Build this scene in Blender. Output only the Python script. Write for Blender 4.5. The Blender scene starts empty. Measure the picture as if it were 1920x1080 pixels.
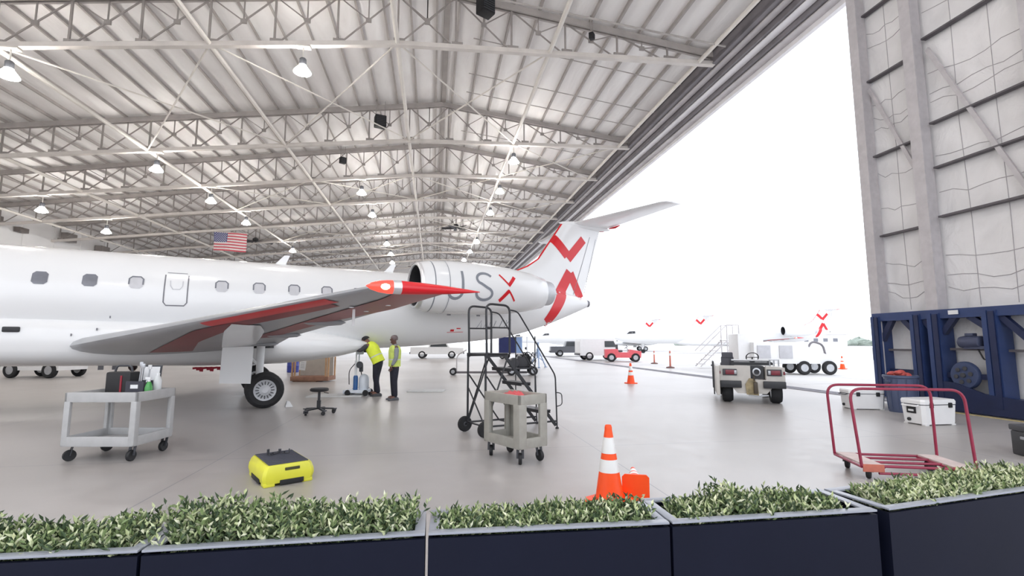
import bpy, bmesh, math, random
from math import sin, cos, pi, atan2, sqrt, radians
from mathutils import Vector, Matrix

scene = bpy.context.scene
COL = scene.collection
V3 = Vector

# ---------------------------------------------------------------- camera
F_PX, PITCH, EYE, YAW = 913.4, 0.1109, 1.5, radians(9.148)
cam_data = bpy.data.cameras.new('camera')
cam = bpy.data.objects.new('camera', cam_data)
COL.objects.link(cam)
cam_data.sensor_width = 36.0
cam_data.lens = 36.0 * F_PX / 1920.0
cam_data.clip_start = 0.05
cam_data.clip_end = 2000
cam.location = (0, 0, EYE)
cam.rotation_euler = (pi / 2 + PITCH, 0, -YAW)
scene.camera = cam

# ---------------------------------------------------------------- world and exposure
world = bpy.data.worlds.new('overcast_sky')
scene.world = world
world.use_nodes = True
wn = world.node_tree
wn.nodes.clear()
w_out = wn.nodes.new('ShaderNodeOutputWorld')
w_bg = wn.nodes.new('ShaderNodeBackground')
w_grad = wn.nodes.new('ShaderNodeTexCoord')
w_sep = wn.nodes.new('ShaderNodeSeparateXYZ')
w_ramp = wn.nodes.new('ShaderNodeValToRGB')
w_ramp.color_ramp.elements[0].position = 0.0
w_ramp.color_ramp.elements[0].color = (0.90, 0.935, 1.0, 1)
w_ramp.color_ramp.elements[1].position = 1.0
w_ramp.color_ramp.elements[1].color = (0.86, 0.905, 1.0, 1)
wn.links.new(w_grad.outputs['Generated'], w_sep.inputs[0])
wn.links.new(w_sep.outputs['Z'], w_ramp.inputs[0])
wn.links.new(w_ramp.outputs['Color'], w_bg.inputs['Color'])
wn.links.new(w_bg.outputs[0], w_out.inputs[0])
w_bg.inputs['Strength'].default_value = 2.4

scene.view_settings.view_transform = 'Standard'
scene.view_settings.look = 'None'
scene.view_settings.exposure = 0.0
scene.view_settings.gamma = 1.0
scene.view_settings.use_curve_mapping = False
try:
    scene.cycles.use_denoising = True
    scene.cycles.max_bounces = 10
    scene.cycles.diffuse_bounces = 6
    scene.cycles.sample_clamp_indirect = 6.0
    scene.cycles.caustics_reflective = False
    scene.cycles.caustics_refractive = False
except Exception:
    pass

# ---------------------------------------------------------------- where a sight line meets the floor or a level plane
_f = V3((sin(YAW) * cos(PITCH), cos(YAW) * cos(PITCH), sin(PITCH)))
_r = V3((cos(YAW), -sin(YAW), 0))
_u = _r.cross(_f)
def G(u, v, z=0.0):
    d = _f + _r * ((u - 960) / F_PX) - _u * ((v - 540) / F_PX)
    t = (z - EYE) / d.z
    return V3((0, 0, EYE)) + d * t

# ---------------------------------------------------------------- materials
MATS = {}
def mat(name, col, rough=0.5, metal=0.0, var=0.06, scale=6.0, bump=0.0, spec=0.5, emit=None, estr=0.0, coat=0.0, trans=0.0, alpha=1.0):
    if name in MATS:
        return MATS[name]
    m = bpy.data.materials.new(name)
    m.use_nodes = True
    nt = m.node_tree
    b = nt.nodes['Principled BSDF']
    b.inputs['Roughness'].default_value = rough
    b.inputs['Metallic'].default_value = metal
    b.inputs['Specular IOR Level'].default_value = spec
    b.inputs['Coat Weight'].default_value = coat
    b.inputs['Transmission Weight'].default_value = trans
    b.inputs['Alpha'].default_value = alpha
    tc = nt.nodes.new('ShaderNodeTexCoord')
    nz = nt.nodes.new('ShaderNodeTexNoise')
    nz.inputs['Scale'].default_value = scale
    nz.inputs['Detail'].default_value = 4
    nt.links.new(tc.outputs['Object'], nz.inputs['Vector'])
    rp = nt.nodes.new('ShaderNodeValToRGB')
    rp.color_ramp.elements[0].position = 0.3
    rp.color_ramp.elements[1].position = 0.7
    rp.color_ramp.elements[0].color = tuple(max(0, c * (1 - var)) for c in col) + (1,)
    rp.color_ramp.elements[1].color = tuple(min(1, c * (1 + var)) for c in col) + (1,)
    nt.links.new(nz.outputs['Fac'], rp.inputs[0])
    nt.links.new(rp.outputs['Color'], b.inputs['Base Color'])
    if bump:
        bp = nt.nodes.new('ShaderNodeBump')
        bp.inputs['Strength'].default_value = bump
        bp.inputs['Distance'].default_value = 0.05
        nt.links.new(nz.outputs['Fac'], bp.inputs['Height'])
        nt.links.new(bp.outputs['Normal'], b.inputs['Normal'])
    if emit:
        b.inputs['Emission Color'].default_value = tuple(emit) + (1,)
        b.inputs['Emission Strength'].default_value = estr
    MATS[name] = m
    return m

def rgb(r, g, b):   # 8-bit sRGB to linear
    f = lambda c: (c / 255) / 12.92 if c / 255 <= 0.04045 else (((c / 255) + 0.055) / 1.055) ** 2.4
    return (f(r), f(g), f(b))

# ---------------------------------------------------------------- mesh builder
class MB:
    def __init__(self):
        self.v, self.f, self.m = [], [], []
        self.T = Matrix.Identity(4)
    def add(self, vs, fs, mi=0):
        o = len(self.v)
        self.v += [tuple(self.T @ V3(p)) for p in vs]
        self.f += [tuple(o + i for i in q) for q in fs]
        self.m += [mi] * len(fs)
        return self
    def box(self, c, s, rot=None, bev=0.0, mi=0, taper=1.0):
        bm = bmesh.new()
        bmesh.ops.create_cube(bm, size=1)
        for v in bm.verts:
            k = taper if v.co.z < 0 else 1.0
            v.co = V3((v.co.x * s[0] * k, v.co.y * s[1] * k, v.co.z * s[2]))
        if bev > 0:
            bmesh.ops.bevel(bm, geom=list(bm.edges), offset=min(bev, min(s) * 0.45), segments=2, affect='EDGES', profile=0.6)
        R = rot if rot is not None else Matrix.Identity(3)
        bm.verts.ensure_lookup_table()
        vs = [R @ v.co + V3(c) for v in bm.verts]
        fs = [[v.index for v in f.verts] for f in bm.faces]
        bm.free()
        return self.add(vs, fs, mi)
    def bar(self, p, q, w, h=None, mi=0, up=(0, 0, 1)):
        p, q = V3(p), V3(q)
        h = h or w
        d = (q - p)
        L = d.length
        if L < 1e-6:
            return self
        x = d / L
        u = V3(up)
        if abs(x.dot(u)) > 0.98:
            u = V3((0, 1, 0))
        y = u.cross(x).normalized()
        z = x.cross(y)
        R = Matrix((x, y, z)).transposed()
        return self.box((p + q) / 2, (L, w, h), R, mi=mi)
    def tube(self, pts, r, n=8, closed=False, cap=True, mi=0):
        pts = [V3(p) for p in pts]
        N = len(pts)
        rs = r if isinstance(r, (list, tuple)) else [r] * N
        rings = []
        prev = None
        for i in range(N):
            a = pts[(i - 1) % N] if (i > 0 or closed) else pts[0]
            b = pts[(i + 1) % N] if (i < N - 1 or closed) else pts[-1]
            t = (b - a)
            t = t.normalized() if t.length > 1e-9 else V3((0, 0, 1))
            if prev is None:
                u = V3((0, 0, 1)) if abs(t.z) < 0.9 else V3((1, 0, 0))
                u = (u - t * u.dot(t)).normalized()
            else:
                u = prev - t * prev.dot(t)
                u = u.normalized() if u.length > 1e-6 else V3((1, 0, 0))
            prev = u
            w = t.cross(u)
            rings.append([pts[i] + (u * cos(2 * pi * k / n) + w * sin(2 * pi * k / n)) * rs[i] for k in range(n)])
        return self.loft(rings, cap=cap and not closed, closed=closed, mi=mi)
    def loft(self, rings, cap=True, closed=False, mi=0, ring_closed=True):
        n = len(rings[0])
        vs = [p for r in rings for p in r]
        fs = []
        R = len(rings)
        for i in range(R if closed else R - 1):
            j = (i + 1) % R
            for k in range(n if ring_closed else n - 1):
                l = (k + 1) % n
                fs.append((i * n + k, i * n + l, j * n + l, j * n + k))
        if cap:
            fs.append(tuple(range(n - 1, -1, -1)))
            fs.append(tuple((R - 1) * n + k for k in range(n)))
        return self.add(vs, fs, mi)
    def lathe(self, prof, n=20, M=None, cap=True, mi=0):
        M = M or Matrix.Identity(4)
        rings = [[M @ V3((r * cos(2 * pi * k / n), r * sin(2 * pi * k / n), z)) for k in range(n)] for r, z in prof]
        return self.loft(rings, cap=cap, mi=mi)
    def prism(self, poly, z0, z1, M=None, mi=0):
        M = M or Matrix.Identity(4)
        n = len(poly)
        vs = [M @ V3((x, y, z0)) for x, y in poly] + [M @ V3((x, y, z1)) for x, y in poly]
        fs = [tuple(range(n - 1, -1, -1)), tuple(range(n, 2 * n))] + [(i, (i + 1) % n, n + (i + 1) % n, n + i) for i in range(n)]
        return self.add(vs, fs, mi)
    def ball(self, c, r, n=14, mi=0, s=(1, 1, 1)):
        m = max(6, n // 2)
        prof = [(max(1e-4, sin(pi * i / m)) * r, -cos(pi * i / m) * r) for i in range(m + 1)]
        return self.lathe(prof, n, Matrix.Translation(V3(c)) @ Matrix.Diagonal((s[0], s[1], s[2], 1)), mi=mi)
    def build(self, name, mats, parent=None, smooth=35, loc=None):
        me = bpy.data.meshes.new(name)
        me.from_pydata(self.v, [], self.f)
        if not isinstance(mats, (list, tuple)):
            mats = [mats]
        for m in mats:
            me.materials.append(m)
        if len(mats) > 1:
            me.polygons.foreach_set('material_index', self.m)
        bm = bmesh.new()
        bm.from_mesh(me)
        bmesh.ops.recalc_face_normals(bm, faces=bm.faces)
        bm.to_mesh(me)
        bm.free()
        if smooth:
            me.polygons.foreach_set('use_smooth', [True] * len(me.polygons))
            me.set_sharp_from_angle(angle=radians(smooth))
        me.update()
        o = bpy.data.objects.new(name, me)
        COL.objects.link(o)
        if parent:
            o.parent = parent
        if loc is not None:
            o.location = loc
        return o

def rnd_path(pts, r, k=5):
    """A polyline with its inner corners rounded."""
    pts = [V3(p) for p in pts]
    out = [pts[0]]
    for a, b, c in zip(pts, pts[1:], pts[2:]):
        d1, d2 = (a - b), (c - b)
        rr = min(r, d1.length * 0.49, d2.length * 0.49)
        p, q = b + d1.normalized() * rr, b + d2.normalized() * rr
        for i in range(k + 1):
            t = i / k
            out.append(p * (1 - t) ** 2 + b * 2 * t * (1 - t) + q * t ** 2)
    out.append(pts[-1])
    return out

def tag(o, label=None, cat=None, group=None, kind=None):
    if label: o['label'] = label
    if cat: o['category'] = cat
    if group: o['group'] = group
    if kind: o['kind'] = kind
    return o

def thing(name, label, cat, loc=(0, 0, 0), rz=0.0, group=None, kind=None):
    o = bpy.data.objects.new(name, None)
    o.empty_display_size = 0.2
    COL.objects.link(o)
    o.location = loc
    o.rotation_euler = (0, 0, rz)
    return tag(o, label, cat, group, kind)

CHILD = {}
def kids(o):
    return [c for c in COL.objects if c.parent is o]

def dup(root, loc, rz=0.0, label=None, scale=None, skip=()):
    def rec(o, parent):
        c = o.copy()
        COL.objects.link(c)
        if parent is not None:
            c.parent = parent
        for k in kids(o):
            if k.name.split('.')[0] not in skip:
                rec(k, c)
        return c
    r = rec(root, None)
    r.location = loc
    r.rotation_euler = (0, 0, rz)
    if scale: r.scale = scale
    if label: r['label'] = label
    return r

def RZ(a): return Matrix.Rotation(a, 3, 'Z')
def RX(a): return Matrix.Rotation(a, 3, 'X')
def RY(a): return Matrix.Rotation(a, 3, 'Y')
AX_X = Matrix.Rotation(pi / 2, 4, 'Y')     # lathe axis z -> x
AX_Y = Matrix.Rotation(-pi / 2, 4, 'X')    # lathe axis z -> y

# shared materials
M_black = mat('black_rubber', (0.012, 0.012, 0.014), 0.6, var=0.2)
M_blackmetal = mat('black_paint', (0.02, 0.021, 0.025), 0.4, var=0.15)
M_dark = mat('dark_grey_plastic', (0.05, 0.052, 0.06), 0.5)
M_steel = mat('galvanised_steel', (0.45, 0.46, 0.48), 0.38, 0.8, var=0.1)
M_white = mat('white_paint', (0.8, 0.81, 0.82), 0.35, var=0.02)
M_orange = mat('orange_plastic', rgb(255, 82, 20), 0.45, var=0.05)
M_reflect = mat('white_reflective_band', (0.82, 0.82, 0.8), 0.35, var=0.03)
M_red = mat('red_paint', rgb(196, 30, 36), 0.35, var=0.04)
M_tyre = mat('tyre_rubber', (0.014, 0.014, 0.016), 0.75, var=0.2, scale=20)
# ================================================================ the setting
def node_mat(name):
    m = bpy.data.materials.new(name)
    m.use_nodes = True
    return m, m.node_tree, m.node_tree.nodes['Principled BSDF']

def concrete(name, c1, c2, rough, joint_w=0.012, sx=5.0, ox=2.3, sy=6.0, oy=1.0, joints=True, streak=0.0):
    m, nt, b = node_mat(name)
    N, L = nt.nodes.new, nt.links.new
    tc = N('ShaderNodeTexCoord')
    mp = N('ShaderNodeMapping')
    L(tc.outputs['Object'], mp.inputs[0])
    n1 = N('ShaderNodeTexNoise'); n1.inputs['Scale'].default_value = 0.22; n1.inputs['Detail'].default_value = 6
    n2 = N('ShaderNodeTexNoise'); n2.inputs['Scale'].default_value = 3.5; n2.inputs['Detail'].default_value = 8
    L(mp.outputs[0], n1.inputs['Vector']); L(mp.outputs[0], n2.inputs['Vector'])
    mx = N('ShaderNodeMath'); mx.operation = 'MULTIPLY_ADD'; mx.inputs[1].default_value = 0.35
    L(n2.outputs['Fac'], mx.inputs[0]); L(n1.outputs['Fac'], mx.inputs[2])
    rp = N('ShaderNodeValToRGB')
    rp.color_ramp.elements[0].position = 0.45; rp.color_ramp.elements[1].position = 0.85
    rp.color_ramp.elements[0].color = tuple(c1) + (1,); rp.color_ramp.elements[1].color = tuple(c2) + (1,)
    L(mx.outputs[0], rp.inputs[0])
    col = rp.outputs['Color']
    if joints:
        sep = N('ShaderNodeSeparateXYZ'); L(tc.outputs['Object'], sep.inputs[0])
        outs = []
        for ax, s, o in (('X', sx, ox), ('Y', sy, oy)):
            a = N('ShaderNodeMath'); a.operation = 'SUBTRACT'; a.inputs[1].default_value = o - 500 * s
            L(sep.outputs[ax], a.inputs[0])
            d = N('ShaderNodeMath'); d.operation = 'MODULO'; d.inputs[1].default_value = s
            L(a.outputs[0], d.inputs[0])
            e = N('ShaderNodeMath'); e.operation = 'LESS_THAN'; e.inputs[1].default_value = joint_w
            L(d.outputs[0], e.inputs[0]); outs.append(e)
        mm = N('ShaderNodeMath'); mm.operation = 'MAXIMUM'
        L(outs[0].outputs[0], mm.inputs[0]); L(outs[1].outputs[0], mm.inputs[1])
        mc = N('ShaderNodeMix'); mc.data_type = 'RGBA'
        L(mm.outputs[0], mc.inputs[0]); L(col, mc.inputs[6]); mc.inputs[7].default_value = (0.22, 0.22, 0.24, 1)
        col = mc.outputs[2]
    L(col, b.inputs['Base Color'])
    rr = N('ShaderNodeMapRange'); rr.inputs['To Min'].default_value = rough - 0.08; rr.inputs['To Max'].default_value = rough + 0.12
    L(n2.outputs['Fac'], rr.inputs['Value']); L(rr.outputs[0], b.inputs['Roughness'])
    return m

M_floor = concrete('polished_concrete', (0.335, 0.313, 0.298), (0.455, 0.434, 0.424), 0.34)
M_apron = concrete('apron_concrete', (0.52, 0.51, 0.50), (0.62, 0.61, 0.60), 0.8, joint_w=0.05, sx=7.5, sy=7.5)

DX = 11.4           # plane of the side doors
XL, XR = -30.0, 12.7
Y0, Y1 = -6.0, 78.0
RIDGE_X, RIDGE_Z, SLOPE = 0.35, 15.05, 0.133
def roof_z(x): return RIDGE_Z - SLOPE * abs(x - RIDGE_X)
def chord_z(x): return 12.55 + 0.108 * (x + 1.5) if x < -1.5 else 12.55 + 0.033 * (x + 1.5)

m = MB(); m.box(((XL + 13.2) / 2, (Y0 + Y1) / 2, -0.15), (13.2 - XL, Y1 - Y0, 0.3))
tag(m.build('floor', M_floor, smooth=0), kind='structure')
m = MB()
a = 900.0
for x0, x1, y0, y1 in ((-a, XL, -a, a), (13.2, a, -a, a), (XL, 13.2, Y1, a), (XL, 13.2, -a, Y0)):
    m.box(((x0 + x1) / 2, (y0 + y1) / 2, -0.16), (x1 - x0, y1 - y0, 0.3))
tag(m.build('ground', M_apron, smooth=0), kind='structure')

# ceiling: white insulation blankets on the two roof slopes, held up by purlins
def quilt(name, c1, c2, sx, sy, bump=0.5, nscale=1.2):
    m, nt, b = node_mat(name)
    N, L = nt.nodes.new, nt.links.new
    tc = N('ShaderNodeTexCoord')
    n1 = N('ShaderNodeTexNoise'); n1.inputs['Scale'].default_value = nscale; n1.inputs['Detail'].default_value = 5; n1.inputs['Distortion'].default_value = 0.6
    mp = N('ShaderNodeMapping'); mp.inputs['Scale'].default_value = (sx, sy, 1)
    L(tc.outputs['Object'], mp.inputs[0]); L(mp.outputs[0], n1.inputs['Vector'])
    rp = N('ShaderNodeValToRGB')
    rp.color_ramp.elements[0].position = 0.3; rp.color_ramp.elements[1].position = 0.7
    rp.color_ramp.elements[0].color = tuple(c1) + (1,); rp.color_ramp.elements[1].color = tuple(c2) + (1,)
    L(n1.outputs['Fac'], rp.inputs[0]); L(rp.outputs['Color'], b.inputs['Base Color'])
    bp = N('ShaderNodeBump'); bp.inputs['Strength'].default_value = bump; bp.inputs['Distance'].default_value = 0.15
    L(n1.outputs['Fac'], bp.inputs['Height']); L(bp.outputs['Normal'], b.inputs['Normal'])
    b.inputs['Roughness'].default_value = 0.6
    return m
M_quilt = quilt('white_roof_insulation', (0.78, 0.75, 0.735), (0.90, 0.885, 0.87), 1.0, 0.25)
M_purlin = mat('grey_purlin_steel', rgb(172, 166, 162), 0.6, var=0.12, scale=2)
M_truss = mat('cream_truss_steel', rgb(214, 208, 202), 0.55, var=0.08, scale=2)
M_web = mat('grey_truss_steel', rgb(156, 150, 146), 0.6, var=0.1, scale=2)
M_tube = mat('pale_strut_steel', rgb(226, 221, 213), 0.5, var=0.05, scale=2)

m = MB()
pur_x = []
x = RIDGE_X + 0.45
while x < 11.2:
    pur_x.append(x); x += 1.03
x = RIDGE_X - 0.45
while x > XL + 0.3:
    pur_x.append(x); x -= 1.03
def roof_section(x0, x1, y0, y1):
    # blankets sag a little between purlins
    xs = sorted({x0, x1} | {p for p in pur_x if x0 < p < x1})
    fine = []
    for a_, b_ in zip(xs, xs[1:]):
        for i in range(4):
            t = i / 4
            fine.append((a_ + (b_ - a_) * t, -0.05 * sin(pi * t)))
    fine.append((xs[-1], 0))
    ys = [y0 + (y1 - y0) * i / 20 for i in range(21)]
    bot = [[V3((x_, y_, roof_z(x_) + dz)) for x_, dz in fine] for y_ in ys]
    m.loft(bot, cap=False, ring_closed=False)
    top = [[V3((x_, y_, roof_z(x_) + 0.35)) for x_, dz in fine] for y_ in (y0, y1)]
    m.loft(top, cap=False, ring_closed=False)
roof_section(XL, RIDGE_X, Y0, Y1)
roof_section(RIDGE_X, XR, Y0, Y1)
ceiling = tag(m.build('ceiling', M_quilt, smooth=40), kind='structure')
for x in sorted(pur_x):
    p = MB(); z = roof_z(x)
    p.box((x, (Y0 + Y1) / 2, z - 0.08), (0.03, Y1 - Y0, 0.15))
    p.box((x + 0.035, (Y0 + Y1) / 2, z - 0.15), (0.07, Y1 - Y0, 0.02))
    p.build('purlin', M_purlin, ceiling, smooth=0)
p = MB()
p.box((RIDGE_X, (Y0 + Y1) / 2, RIDGE_Z - 0.12), (0.22, Y1 - Y0, 0.12))
p.build('ridge_beam', M_web, ceiling, smooth=0)

# trusses
TRUSS_Y = [17.5, 26.4, 32.1, 37.8, 43.3, 49.0, 54.7, 60.4, 66.1, 71.8]
def make_truss():
    t = thing('roof_truss', None, None, (0, 0, 0), kind='structure')
    top = MB()
    pts = [(XL, roof_z(XL) - 0.27), (RIDGE_X, RIDGE_Z - 0.27), (11.25, roof_z(11.25) - 0.27)]
    for (xa, za), (xb, zb) in zip(pts, pts[1:]):
        for off in (-0.09, 0.09):
            top.bar((xa, off, za), (xb, off, zb), 0.08, 0.24)
    top.build('top_chord', M_purlin, t, smooth=0)
    bot = MB()
    pts = [(XL, chord_z(XL)), (-1.5, 12.55), (11.3, chord_z(11.3))]
    for (xa, za), (xb, zb) in zip(pts, pts[1:]):
        bot.bar((xa, 0, za), (xb, 0, zb), 0.2, 0.17)
    bot.build('bottom_chord', M_truss, t, smooth=0)
    w = MB()
    step = 2.15
    nodes = [-1.5 + step * i for i in range(-13, 6)]
    for x in nodes:
        if x < XL + 0.2: continue
        zb, zt = chord_z(x), roof_z(x) - 0.3
        w.bar((x, 0, zb), (x, 0, zt), 0.065)
        w.box((x + 0.06, 0, zb + 0.12), (0.42, 0.05, 0.22))          # gusset
        s = 1 if x < RIDGE_X else -1
        x2 = x + s * step
        if XL < x2 < 11.2:
            w.bar((x, 0.05, zb), (x2, 0.05, roof_z(x2) - 0.3), 0.045)
        xm = x + s * step / 2                                         # short sub-strut to the diagonal's middle
        zm = (zb + (roof_z(x2) - 0.3)) / 2
        w.bar((xm, 0.05, zm), (xm, 0.05, roof_z(xm) - 0.3), 0.04)
        w.bar((xm, 0.05, zm), (x, 0.05, zt), 0.035)
        w.box((xm, 0.05, zm), (0.2, 0.07, 0.16))
    w.build('lattice', M_web, t, smooth=0)
    return t
truss = make_truss()
truss.location = (0, TRUSS_Y[0], 0)
for y in TRUSS_Y[1:]:
    dup(truss, (0, y, 0))

# struts along the hall between the trusses' lower chords
k = 0
for x in (-26.9, -20.9, -14.45, -7.9, -1.5, 4.3, 10.6):
    p = MB(); z = chord_z(x)
    p.tube([(x, Y0, z + 0.02), (x, Y1, z + 0.02)], 0.085, 10)
    tag(p.build('ceiling_beam', M_tube), kind='structure')
# sway rods and diagonal braces in the plane of the lower chords
p = MB()
for i, (ya, yb) in enumerate(zip(TRUSS_Y, TRUSS_Y[1:])):
    for xa, xb in ((-1.5, 4.3), (4.3, 10.6), (-7.9, -1.5), (-14.45, -7.9)):
        if (i + int(xa > 0)) % 2 == 0:
            p.tube([(xa, ya, chord_z(xa) + 0.05), (xb, yb, chord_z(xb) + 0.05)], 0.035, 6)
            p.tube([(xb, ya, chord_z(xb) + 0.05), (xa, yb, chord_z(xa) + 0.05)], 0.035, 6)
tag(p.build('ceiling_brace', M_tube), kind='structure')
# thin sprinkler main across the near bay and rods down the right slope
p = MB()
p.tube([(-29, 16.2, 11.2), (0.3, 16.2, 14.0), (11.0, 16.2, 12.9)], 0.04, 6)
for y in (19.8, 22.6, 24.4, 29.2):
    p.tube([(1.5, y, roof_z(1.5) - 0.3), (11.1, y, roof_z(11.1) - 0.3)], 0.025, 6)
tag(p.build('ceiling_pipe', M_purlin), kind='structure')

# left wall
m = MB(); m.box((XL - 0.15, (Y0 + Y1) / 2, 5.6), (0.3, Y1 - Y0, 11.2))
for i in range(28):
    m.box((XL + 0.02, Y0 + 1.5 + i * 3.0, 5.6), (0.06, 0.05, 11.1))
M_wall = mat('white_wall_panel', (0.90, 0.89, 0.88), 0.6, var=0.03, scale=0.6)
wl = tag(m.build('wall_left', M_wall, smooth=0), kind='structure')
p = MB()
for y in (37.9,):
    p.tube([(XL + 0.25, y, 0.1), (XL + 0.25, y, 9.9)], 0.13, 10)
    p.box((XL + 0.3, y, 9.95), (0.45, 0.5, 0.35), bev=0.03)
p.build('downpipe', mat('brown_grey_pipe', rgb(120, 112, 108), 0.5), wl)
p = MB()
p.tube(rnd_path([(XL + 0.3, 35.2, 10.1), (XL + 0.3, 36.6, 10.0), (XL + 0.3, 37.2, 10.6)], 0.2), 0.1, 8)
p.box((XL + 0.3, 40.0, 9.6), (0.4, 0.8, 0.35), bev=0.03)
p.build('wall_duct', mat('brown_grey_pipe', rgb(120, 112, 108), 0.5), wl)
for i in range(5):
    p = MB(); y = 44.5 + i * 4.2
    p.box((XL + 0.35, y, 10.0 - 0.25 * (i % 2)), (0.6, 1.1, 0.7), bev=0.04)
    p.build('wall_unit', mat('grey_unit', rgb(150, 144, 140), 0.5), wl)

# far end: gable wall above the open end door
m = MB()
m.prism([(XL, 9.0), (XR, 9.0), (XR, roof_z(XR)), (RIDGE_X, RIDGE_Z), (XL, roof_z(XL))], 0, 0.25,
        Matrix.Translation((0, Y1, 0)) @ Matrix.Rotation(pi / 2, 4, 'X'))
tag(m.build('wall_far', M_wall, smooth=0), kind='structure')

# the header over the long side opening: stepped door tracks and the fascia
M_hdr_d = mat('dark_track_steel', rgb(122, 118, 122), 0.55, var=0.15, scale=1.5)
M_hdr_m = mat('grey_track_steel', rgb(200, 196, 197), 0.5, var=0.1, scale=1.5)
M_hdr_l = mat('pale_fascia_sheet', rgb(238, 236, 238), 0.5, var=0.05, scale=1.5)
yc, yl = (Y0 + Y1) / 2, Y1 - Y0
for nm, x, w, z0, z1, mm in (('trim_1', 11.3, 0.18, 12.95, 13.45, M_hdr_d), ('trim_2', 11.52, 0.20, 12.86, 13.3, M_hdr_m),
                             ('trim_3', 11.75, 0.10, 12.62, 13.2, M_hdr_d), ('trim_4', 11.95, 0.26, 12.56, 13.1, M_hdr_l),
                             ('trim_5', 12.18, 0.08, 12.36, 13.1, M_hdr_d), ('trim_6', 12.38, 0.26, 12.28, 13.1, M_hdr_m),
                             ('trim_7', 12.60, 0.10, 12.08, 13.6, M_hdr_l)):
    p = MB()
    p.box((x, yc, (z0 + z1) / 2), (w, yl, z1 - z0))
    p.box((x, yc, z0 - 0.01), (w + 0.06, yl, 0.04))
    tag(p.build(nm, mm, smooth=0), kind='structure')
p = MB(); p.box((12.0, yc, 13.35), (1.3, yl, 0.1)); p.box((11.32, yc, 13.4), (0.1, yl, 0.4))
tag(p.build('trim_8', M_hdr_d, smooth=0), kind='structure')
# rails for the sliding doors in the floor
for i, x in enumerate((11.5, 11.72, 11.95)):
    p = MB(); p.box((x, 40, 0.012), (0.06, 88, 0.024)); p.box((x + 0.07, 40, 0.006), (0.05, 88, 0.012))
    tag(p.build('trim_%d' % (9 + i), mat('dark_rail_steel', rgb(150, 150, 160), 0.5), smooth=0), kind='structure')

# ---- the door leaf at the right: insulated upper part on columns, blue carriage below
M_doorq = quilt('white_door_insulation', (0.74, 0.73, 0.73), (0.88, 0.87, 0.87), 1.4, 1.4, bump=0.7, nscale=0.9)
M_doorc = mat('grey_door_column', rgb(190, 186, 188), 0.5, var=0.08)
M_girt = mat('dark_girt', rgb(96, 92, 96), 0.6, var=0.12)
M_blue = mat('blue_carriage_steel', rgb(44, 62, 106), 0.45, var=0.12, scale=3)
M_dblue = mat('dark_blue_carriage_steel', rgb(28, 38, 72), 0.5, var=0.12, scale=3)
door = thing('door_1', None, None, (0, 0, 0), kind='structure')
ya, yb, ztop = 10.98, 2.2, 12.05
m = MB(); m.box((DX + 0.30, (ya + yb) / 2, (ztop + 0.05) / 2 + 0.02), (0.12, ya - yb, ztop - 0.05))
m.build('insulation_panel', M_doorq, door, smooth=0)
for (y, w) in ((10.9, 0.17), (9.45, 0.17), (7.1, 0.17), (4.7, 0.17)):
    m = MB()
    m.box((DX + 0.02, y, ztop / 2 + 0.05), (0.3, w, ztop - 0.1))
    m.box((DX - 0.14, y, ztop / 2 + 0.05), (0.03, w + 0.10, ztop - 0.1))
    m.build('column', M_doorc, door, smooth=0)
for y0, y1, zs in ((10.82, 9.55, (8.5, 6.4, 4.25, 10.4)), (9.3, 7.2, (8.75, 6.63, 5.55, 4.38, 10.9)), (7.0, 4.8, (8.6, 6.6, 4.4))):
    for z in zs:
        m = MB(); m.box((DX + 0.14, (y0 + y1) / 2, z), (0.14, y0 - y1, 0.04)); m.box((DX + 0.2, (y0 + y1) / 2, z + 0.02), (0.05, y0 - y1, 0.06))
        m.build('girt', M_girt, door, smooth=0)
for p, q in (((10.79, 8.29), (9.6, 5.37)), ((9.2, 8.45), (7.2, 3.6)), ((6.9, 8.45), (4.8, 3.6))):
    m = MB(); m.bar((DX + 0.1, p[0], p[1]), (DX + 0.1, q[0], q[1]), 0.05, 0.09)
    m.build('brace', M_doorc, door, smooth=0)
# quilting: wires and seams across the insulation
random.seed(3)
m = MB()
for y in [10.3, 8.75, 8.0, 6.4, 5.6, 3.9, 3.1]:
    m.tube([(DX + 0.235, y + random.uniform(-.03, .03), z) for z in (2.3, 4.2, 6.5, 8.8, 11.8)], 0.007, 5)
for y0, y1 in ((10.85, 9.55), (9.35, 7.2), (7.0, 4.8)):
    for z in (2.75, 3.05, 3.5, 5.0, 5.9, 7.2, 7.45, 7.9, 9.5, 9.9):
        n = 7
        m.tube([(DX + 0.235, y0 + (y1 - y0) * i / n, z + random.uniform(-.06, .06) - 0.12 * sin(pi * i / n)) for i in range(n + 1)], 0.008, 5)
m.build('quilting_seam', mat('grey_seam_wire', rgb(176, 172, 175), 0.7), door)
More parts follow.
